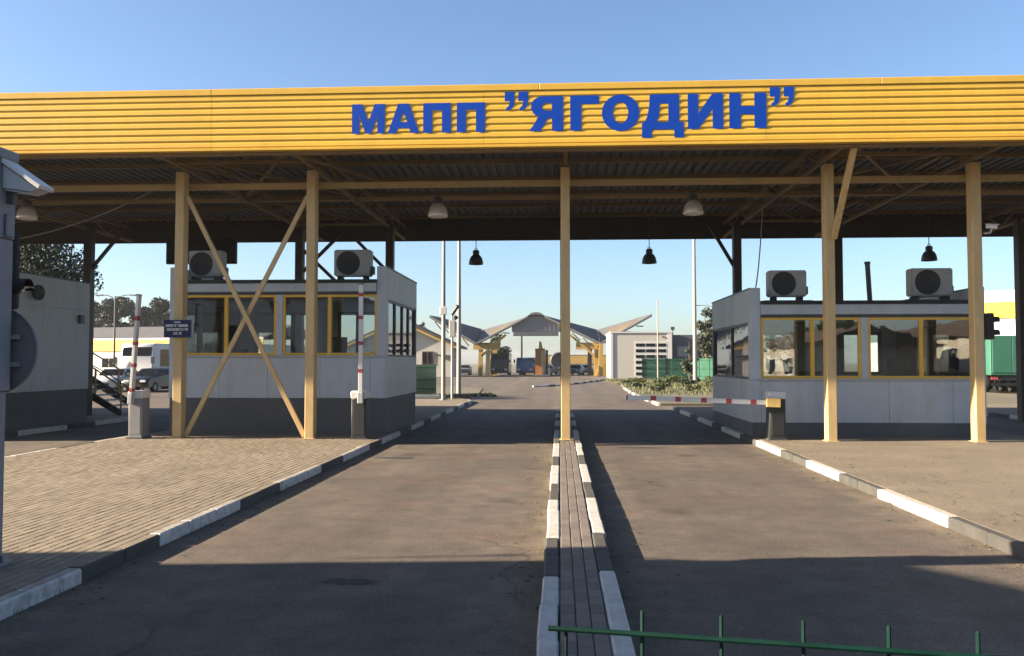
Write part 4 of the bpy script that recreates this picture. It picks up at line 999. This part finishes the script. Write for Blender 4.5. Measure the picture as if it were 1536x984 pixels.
# ------------------------------------------------------------------ far buildings
def bwindow(parent, x0, x1, y, z0, z1, fm=M_white, gm=M_cglass, n=1, rows=1):
    f = .08
    mb = MB().box(x0, x1, y - .06, y, z0, z0 + f).box(x0, x1, y - .06, y, z1 - f, z1).box(x0, x0 + f, y - .06, y, z0 + f, z1 - f).box(x1 - f, x1, y - .06, y, z0 + f, z1 - f)
    for i in range(1, n): xx = x0 + (x1 - x0) * i / n; mb.box(xx - f / 2, xx + f / 2, y - .058, y, z0 + f, z1 - f)
    w = build('window', mb, fm, parent)
    build('pane', MB().box(x0 + f, x1 - f, y - .03, y + .01, z0 + f, z1 - f), gm, w)
    return w
t = thing('garage_building', 'white flat-roofed garage with slatted door beside a charcoal annex', 'building', (9, 94, 0))
build('wall', MB().box(5.5, 11.9, 94.0, 103.0, 0, 4.93), M_wall, t)
build('parapet', MB().box(5.4, 12.0, 93.9, 103.1, 4.94, 5.08), M_white, t)
build('corner_strip', MB().box(11.55, 12.02, 93.93, 93.995, 0.02, 4.93), M_white, t)
build('corner_strip', MB().box(5.42, 5.7, 93.93, 93.995, 0.02, 4.93), M_white, t)
dr = build('garage_door', MB().box(8.05, 11.5, 93.95, 93.995, .05, 4.05), M_white, t)
for r_ in range(6):
    for c_ in range(3):
        build('pane', MB().box(8.15 + c_ * 1.12, 9.12 + c_ * 1.12, 93.92, 93.97, .38 + r_ * .62, .70 + r_ * .62), M_cglass, dr)
build('alarm_lamp', MB().box(10.95, 11.1, 93.88, 93.99, 4.45, 4.6), M_red, t)
build('annex', MB().box(12.05, 15.2, 95.0, 104.0, 0, 4.75), M_dwall, t)
bwindow(t, 12.7, 14.0, 94.99, 2.4, 3.5, M_grey, M_csil, 2)
build('antenna', MB().tube([(12.3, 95.5, 4.75), (12.3, 95.5, 5.6)], .06, 6).box(12.1, 12.5, 95.4, 95.6, 5.3, 5.65), M_dgrey, t)

t = thing('gabled_house', 'white gabled house with brown roof and yellow eaves behind the green fence', 'house', (-19, 105, 0))
build('wall', MB().prism([(-26.0, 0), (-13.0, 0), (-13.0, 3.75), (-19.5, 6.75), (-26.0, 3.75)], 105.0, 111.5, 'Y'), M_wall, t)
build('roof', MB().prism([(-19.5, 7.15), (-12.0, 3.65), (-12.0, 3.40), (-19.5, 6.85)], 104.3, 112.0, 'Y'), M_roof, t)
build('roof', MB().prism([(-19.5, 7.15), (-27.0, 3.65), (-27.0, 3.40), (-19.5, 6.85)], 104.3, 112.0, 'Y'), M_roof, t)
build('bargeboard', MB().prism([(-19.5, 6.86), (-12.0, 3.42), (-12.0, 3.18), (-19.5, 6.60)], 104.2, 104.33, 'Y'), M_dyel, t)
build('bargeboard', MB().prism([(-19.5, 6.86), (-27.0, 3.42), (-27.0, 3.18), (-19.5, 6.60)], 104.2, 104.33, 'Y'), M_dyel, t)
bwindow(t, -16.8, -15.4, 104.98, 1.5, 3.1, M_roof, M_cglass, 2)
bwindow(t, -23.0, -21.4, 104.98, 1.5, 3.1, M_roof, M_cglass, 2)
build('porch_roof', MB().prism([(-15.2, 2.75), (-12.2, 2.55), (-12.2, 2.35), (-15.2, 2.55)], 102.2, 104.9, 'Y'), M_dgrey, t)
build('chimney', MB().box(-22.0, -21.2, 107, 107.8, 5.6, 8.0), M_roof, t)

t = thing('banded_building', 'long white hall with yellow band and grey roof behind the coach', 'building', (-60, 112, 0))
c0 = (-56.0, 110.0); A = R(-14)
def hb(n, mb, m, par=t): return build(n, mb.rot(A, c0), m, par)
hb('wall', MB().box(-84, -36, 110, 124, 0, 4.0), M_white)
hb('yellow_band', MB().box(-84.1, -35.9, 109.85, 109.995, 3.2, 4.65), M_dyel2)
hb('white_band', MB().box(-84.1, -35.9, 109.85, 109.995, 4.66, 4.95), M_white)
hb('roof', MB().prism([(109.8, 4.96), (117, 6.7), (124.2, 4.96)], -84.2, -35.8, 'X'), M_slate)
for k in range(9):
    x0 = -80 + k * 4.9
    w = hb('window', MB().box(x0, x0 + 2.4, 109.93, 109.99, 1.0, 2.4), M_white)
    hb('pane', MB().box(x0 + .1, x0 + 1.15, 109.91, 109.925, 1.1, 2.3).box(x0 + 1.25, x0 + 2.3, 109.91, 109.925, 1.1, 2.3), M_cglass, w)
t = thing('banded_building', 'bright white building with a lemon yellow band at the right edge', 'building', (36, 68, 0))
M_lemon = mat('lemon_band', (0.95, 0.70, 0.05), .5, .05)
c0 = (29.6, 66.0); A = R(-38)
def rb(n, m, *bx): return build(n, MB().box(*bx).rot(A, c0), m, t)
rb('wall', M_white, 29.7, 56, 66.0, 84, 0, 4.95)
rb('yellow_band', M_lemon, 29.6, 56.1, 65.85, 65.995, 4.97, 6.12)
rb('white_band', M_white, 29.6, 56.1, 65.85, 65.995, 6.13, 6.95)
rb('upper_wall', M_white, 29.65, 56, 66.0, 84, 4.96, 6.93)
for k in range(4):
    rb('window', M_grey, 36 + k * 3.6, 38 + k * 3.6, 65.93, 65.99, 1.2, 3.0)

t = thing('banded_building', 'low pale building with yellow top far beyond the round disc', 'building', (3, 150, 0))
build('wall', MB().box(-4, 9.0, 150, 158, 0, 1.5), M_wall, t)
build('yellow_band', MB().box(-4.1, 9.1, 149.85, 149.99, 1.5, 2.9), M_dyel, t)
build('roof', MB().box(-4.1, 9.1, 150, 158.1, 2.91, 3.05), M_slate, t)

# stairs at left
t = thing('metal_stairs', 'dark metal stairs with yellow railings beside the far left booth', 'stairs', (-15, 28, 0))
for i in range(6):
    build('tread', MB().box(-14.35 - .28 * (i + 1), -14.33 - .28 * i, 27.6, 29.0, .17 + .17 * i, .21 + .17 * i), M_lgrey, t)
build('stringer', MB().prism([(-14.25, 0), (-14.25, .22), (-16.05, 1.3), (-16.05, 1.0)], 27.52, 27.59, 'Y'), M_dgrey, t)
build('stringer', MB().prism([(-14.25, 0), (-14.25, .22), (-16.05, 1.3), (-16.05, 1.0)], 29.01, 29.08, 'Y'), M_dgrey, t)
build('landing', MB().box(-18.5, -16.05, 27.6, 29.0, 1.12, 1.2), M_dgrey, t)
for y in (27.55, 29.04):
    build('handrail', MB().tube([(-14.25, y, .98), (-15.4, y, 1.72), (-16.1, y, 2.12), (-18.4, y, 2.12)], .028, 6), M_cream, t)
    build('mid_rail', MB().tube([(-14.25, y, .58), (-15.4, y, 1.32), (-16.1, y, 1.70), (-18.4, y, 1.70)], .02, 6), M_dgrey, t)
    for x, z in ((-14.28, 0), (-15.15, .7), (-16.1, 1.2), (-17.2, 1.2), (-18.3, 1.2)):
        zt = {0: .98, .7: 1.56}.get(z, 2.12)
        build('baluster', MB().box(x - .025, x + .025, y - .025, y + .025, z, zt), M_cream, t)
for x in (-16.2, -18.3):
    for y in (27.7, 28.9): build('landing_leg', MB().box(x - .04, x + .04, y - .04, y + .04, 0, 1.12), M_dgrey, t)

# ------------------------------------------------------------------ vehicles (built facing -Y, then turned)
def wheel(parent, x, y, r=.32, w=.2):
    tw = build('wheel', MB().lathe([(r * .55, x - w / 2), (r * .96, x - w / 2), (r, x - w * .3), (r, x + w * .3), (r * .96, x + w / 2), (r * .55, x + w / 2)], (0, y, r), 18, axis='X'), M_tyre, parent, smooth=True)
    build('rim', MB().lathe([(0, x - w * .42), (r * .56, x - w * .42), (r * .56, x + w * .42), (0, x + w * .42)], (0, y, r), 14, axis='X'), M_csil, tw)
def car(label, x, y, ang, m, group='parked cars'):
    t = thing('parked_car', label, 'car', (0, 0, 0), group)
    side = [(-2.1, .28), (-2.15, .62), (-1.95, .82), (-.95, .95), (-.30, 1.40), (.95, 1.45), (1.65, 1.05), (2.1, .98), (2.15, .45), (2.05, .28)]
    n = len(side); mb = MB()
    vs = []
    for s in (-1, 1):
        for yy, z in side: vs.append((s * (.85 if z < 1.0 else .85 - (z - 1.0) * .45), yy, z))
    mb.add(vs, [tuple(range(n)), tuple(range(2 * n - 1, n - 1, -1))] + [(i, i + n, (i + 1) % n + n, (i + 1) % n) for i in range(n)])
    build('body', mb, m, t, bevel=.04, smooth=True)
    build('windscreen', MB().add([(-.74, -.93, .985), (.74, -.93, .985), (.62, -.36, 1.37), (-.62, -.36, 1.37)], [(0, 1, 2, 3)]), M_cglass, t)
    build('rear_window', MB().add([(.74, 1.60, 1.10), (-.74, 1.60, 1.10), (-.62, 1.02, 1.415), (.62, 1.02, 1.415)], [(0, 1, 2, 3)]), M_cglass, t)
    for s in (-1, 1):
        build('side_window', MB().add([(s * .848, -.72, 1.02), (s * .848, 1.42, 1.04), (s * .70, .92, 1.36), (s * .70, -.26, 1.34)], [(0, 1, 2, 3)]), M_cglass, t)
        build('headlight', MB().box(s * .52 - .18, s * .52 + .18, -2.16, -2.0, .60, .74), M_lens, t, bevel=.02)
        build('tail_light', MB().box(s * .6 - .15, s * .6 + .15, 2.05, 2.17, .70, .86), M_red, t, bevel=.02)
        build('mirror', MB().box(s * .95 - .09, s * .95 + .09, -.72, -.58, .98, 1.10), m, t, bevel=.02)
        for yy in (-1.32, 1.32): wheel(t, s * .76, yy)
    build('grille', MB().box(-.45, .45, -2.17, -2.1, .36, .54), M_cblack, t)
    t.location = (x, y, 0); t.rotation_euler = (0, 0, ang)
    return t
def coach(label, x, y, ang, m, L=9.0, H=3.05, W=2.4, cat='coach'):
    t = thing(cat.replace(' ', '_'), label, cat, (0, 0, 0))
    build('body', MB().prism([(-L / 2, .35), (-L / 2 - .05, 1.1), (-L / 2 + .18, H - .1), (-L / 2 + .4, H), (L / 2 - .1, H), (L / 2, H - .15), (L / 2, .35)], -W / 2, W / 2, 'X'), m, t, bevel=.06, smooth=True)
    build('windscreen', MB().add([(-W * .46, -L / 2 - .035, 1.05), (W * .46, -L / 2 - .035, 1.05), (W * .44, -L / 2 + .15, H - .25), (-W * .44, -L / 2 + .15, H - .25)], [(0, 1, 2, 3)]), M_cglass, t)
    for s in (-1, 1):
        for i in range(5):
            a = -L / 2 + .9 + i * (L - 1.4) / 5
            build('side_window', MB().box(s * W / 2 - .01, s * W / 2 + .012, a, a + (L - 1.4) / 5 - .1, 1.5, H - .4), M_cglass, t)
        build('headlight', MB().box(s * .85 - .2, s * .85 + .2, -L / 2 - .08, -L / 2 + .05, .72, .90), M_lens, t, bevel=.02)
        build('mirror', MB().box(s * (W / 2 + .16) - .1, s * (W / 2 + .16) + .1, -L / 2 - .3, -L / 2 - .2, 1.7, 2.15), M_cblack, t)
        for yy in (-L / 2 + 1.7, L / 2 - 2.0): wheel(t, s * (W / 2 - .14), yy, .46, .28)
    build('bumper', MB().box(-W / 2 + .05, W / 2 - .05, -L / 2 - .12, -L / 2, .32, .60), M_cblack, t, bevel=.03)
    t.location = (x, y, 0); t.rotation_euler = (0, 0, ang)
    return t
def lorry(label, x, y, ang, m, cabm, L=10.0, H=3.55, W=2.5):
    """box trailer whose rear faces -Y, tractor in front"""
    t = thing('lorry', label, 'lorry', (0, 0, 0))
    build('trailer', MB().box(-W / 2, W / 2, 0, L, 1.05, H), m, t, bevel=.03)
    build('rear_door', MB().box(-W / 2 + .1, -.02, -.04, -.001, 1.2, H - .12), m, t, bevel=.01)
    build('rear_door', MB().box(.02, W / 2 - .1, -.04, -.001, 1.2, H - .12), m, t, bevel=.01)
    build('chassis', MB().box(-.5, .5, .1, L + 1.5, .75, 1.04), M_cblack, t)
    build('under_guard', MB().box(-W / 2 + .1, W / 2 - .1, .05, .15, .45, .62), M_cblack, t)
    for s in (-1, 1): build('tail_light', MB().box(s * .95 - .18, s * .95 + .18, -.03, .04, .80, .95), M_red, t)
    build('cab', MB().prism([(L + .4, .6), (L + .4, 3.0), (L + 2.3, 2.9), (L + 2.5, 1.7), (L + 2.5, .6)], -W / 2 + .05, W / 2 - .05, 'X'), cabm, t, bevel=.05)
    for s in (-1, 1):
        for yy in (1.3, 2.6, 3.9, L + 1.6): wheel(t, s * (W / 2 - .16), yy, .5, .3)
    t.location = (x, y, 0); t.rotation_euler = (0, 0, ang)
    return t
coach('white coach with big dark windscreen parked before the banded hall', -27.6, 60.5, R(-6), M_cwhite)
car('white hatchback parked in front of the coach at left', -27.5, 52.5, R(4), M_cwhite)
car('dark car parked beside the white hatchback near the booth edge', -24.9, 52.0, R(-4), M_cblack)
coach('black box truck under the far canopy at left', -8.1, 119.5, 0, M_cblack, 7, 3.0, 2.5, 'truck')
coach('blue lorry cab under the far canopy beside the orange kiosk', -4.1, 119.5, R(-14), M_cblue, 5.5, 2.4, 2.4, 'truck')
for (x, y, a, m, l) in ((-.9, 122, .3, M_csil, 'silver car behind the dark round disc under far canopy'), (2.2, 119, -.2, M_cblack, 'black car right of the dark disc under far canopy'),
                        (3.6, 124, .2, M_csil, 'silver car nearest the right yellow support'), (7.0, 117, .1, M_cblack, 'dark car between the right support and garage'),
                        (-13.5, 122, .2, M_csil, 'silver car at the far canopy left support'), (-15.2, 119, -.1, M_cwhite, 'white car left of the far canopy support')):
    car(l, x, y, a, m, 'cars under the far canopy')
lorry('green tarpaulin lorry trailer at the right edge before the yellow banded building', 25.5, 50.5, R(-4), M_tgreen, M_cwhite, 10, 3.3, 2.3)
lorry('cream box lorry beside the green trailer at the right edge', 28.4, 49.0, R(-4), M_cwhite, M_cwhite, 8, 3.35, 2.3)
lorry('white trailer with orange stripes partly hidden behind the traffic light', 23.3, 56.0, R(-4), M_cwhite, M_orange, 10, 3.2, 2.2)

# ------------------------------------------------------------------ behind and beside the camera: an unseen building added to shade the foreground, the houses in the glass
t = thing('shade_building', 'unseen flat-roofed building added left of the camera to shade the foreground', 'building', (-9, 6.2, 0))
H = 4.5
def under(X, Y, h): return (X - 2.8 * h, Y - 0.4 * h)          # roof point whose shadow falls at X, Y on the road
e = .102
def edge(X): return 7.93 + e * (min(X, 0) - 0) * .95
plan = [under(3.15, 7.93, H), under(3.72, 7.15, H), under(4.5, 6.0, H), under(4.5, -7.0, H), under(-14.0, -7.0, H), under(-14.0, edge(-14), H), under(0, 7.93, H)]  # plan worked back from the shadow outline on the road
build('wall', MB().prism(plan, 0, H - .25, 'Z'), M_panel, t)
build('roof', MB().prism(plan, H - .248, H, 'Z'), M_dgrey, t)
def parapet(Xa, Xb, hp, d=.12):
    a = under(Xa, edge(Xa) , H); b = under(Xb, edge(Xb), H)
    build('parapet', MB().add([(a[0], a[1] - d, H), (b[0], b[1] - d, H), (b[0], b[1] - .004, H), (a[0], a[1] - .004, H), (a[0], a[1] - d, H + hp), (b[0], b[1] - d, H + hp), (b[0], b[1] - .004, H + hp), (a[0], a[1] - .004, H + hp)],
        [(0, 3, 2, 1), (4, 5, 6, 7), (0, 1, 5, 4), (1, 2, 6, 5), (2, 3, 7, 6), (3, 0, 4, 7)]), M_panel, t)
parapet(-13.9, -3.6, .30); parapet(-3.58, -3.0, .44); parapet(-2.98, -1.2, .33); parapet(-1.18, .02, .38); parapet(.04, 1.45, .30); parapet(1.47, 1.7, .16)  # parapet heights stepped to make the cast shadow edge uneven
for X, hv, rv in ((2.2, .26, .12),):  # vent added to break up the shadow edge
    a = under(X, 7.88, H)
    build('shadow_bump_vent', MB().lathe([(rv * .6, H), (rv * .6, H + hv * .75), (rv, H + hv * .76), (rv * .8, H + hv * .95), (0, H + hv)], (a[0], a[1] - .05, 0), 14), M_grey, t)
for X, h_, L_ in ((-1.75, .52, .5), (2.55, .34, .42)):  # pipes added to put small bumps in the shadow edge
    a = under(X, 7.93, H)
    build('shadow_bump_pipe', MB().tube([(a[0] - L_, a[1] - .03, H + h_), (a[0] - L_ * .5, a[1], H + h_ + .03), (a[0], a[1] + .02, H + h_)], [.02, .05, .02], 8).tube([(a[0] - L_ * .5, a[1], H), (a[0] - L_ * .5, a[1], H + h_)], .018, 6), M_grey, t)
for i in range(4):
    a = under(4.5, 4.0 - i * 2.8, H)
    build('window', MB().box(a[0], a[0] + .05, a[1] - 1.5, a[1], 1.2, 2.8), M_cglass, t)
def low_house(name, label, x0, x1, y0, y1, h, rh, nw):
    t = thing(name, label, 'house', ((x0 + x1) / 2, (y0 + y1) / 2, 0))
    build('wall', MB().box(x0, x1, y0, y1, 0, h), M_cwall, t)
    xm = (x0 + x1) / 2
    build('roof', MB().prism([(x0 - .5, h), (xm, h + rh), (x1 + .5, h)], y0 - .4, y1 + .4, 'Y'), M_roof, t)
    st = (y1 - y0) / nw
    for i in range(nw):
        a = y0 + st * (i + .25); b = a + st * .5
        w = build('window', MB().box(x0 - .06, x0 + .02, a, b, h * .35, h * .8), M_white, t)
        build('pane', MB().box(x0 - .08, x0 - .05, a + .1, b - .1, h * .35 + .1, h * .8 - .1), M_cglass, w)
low_house('long_house', 'long low cream house behind the camera mirrored in the right booth', 14, 22, -36, -12, 2.7, 1.3, 6)
low_house('store_house', 'pale store building behind the camera to the right', 24, 34, -30, -8, 3.3, 1.6, 5)
low_house('yard_house', 'small cream yard house far behind the camera', -3, 5, -58, -44, 3.0, 1.8, 3)

# ------------------------------------------------------------------ thin morning haze
hz = build('haze', MB().box(-1505, 1505, -1505, 1505, -1.0, 17.0), [], None, (0, 60, 0))
hm = bpy.data.materials.new('haze_air'); hm.use_nodes = True
hn = hm.node_tree; hn.nodes.remove(hn.nodes['Principled BSDF'])
pv = hn.nodes.new('ShaderNodeVolumePrincipled'); pv.inputs['Color'].default_value = (0.86, 0.91, 1.0, 1); pv.inputs['Density'].default_value = 0.0002; pv.inputs['Anisotropy'].default_value = 0.2
hn.links.new(pv.outputs[0], hn.nodes['Material Output'].inputs['Volume'])
hz.data.materials.append(hm); hz['kind'] = 'stuff'
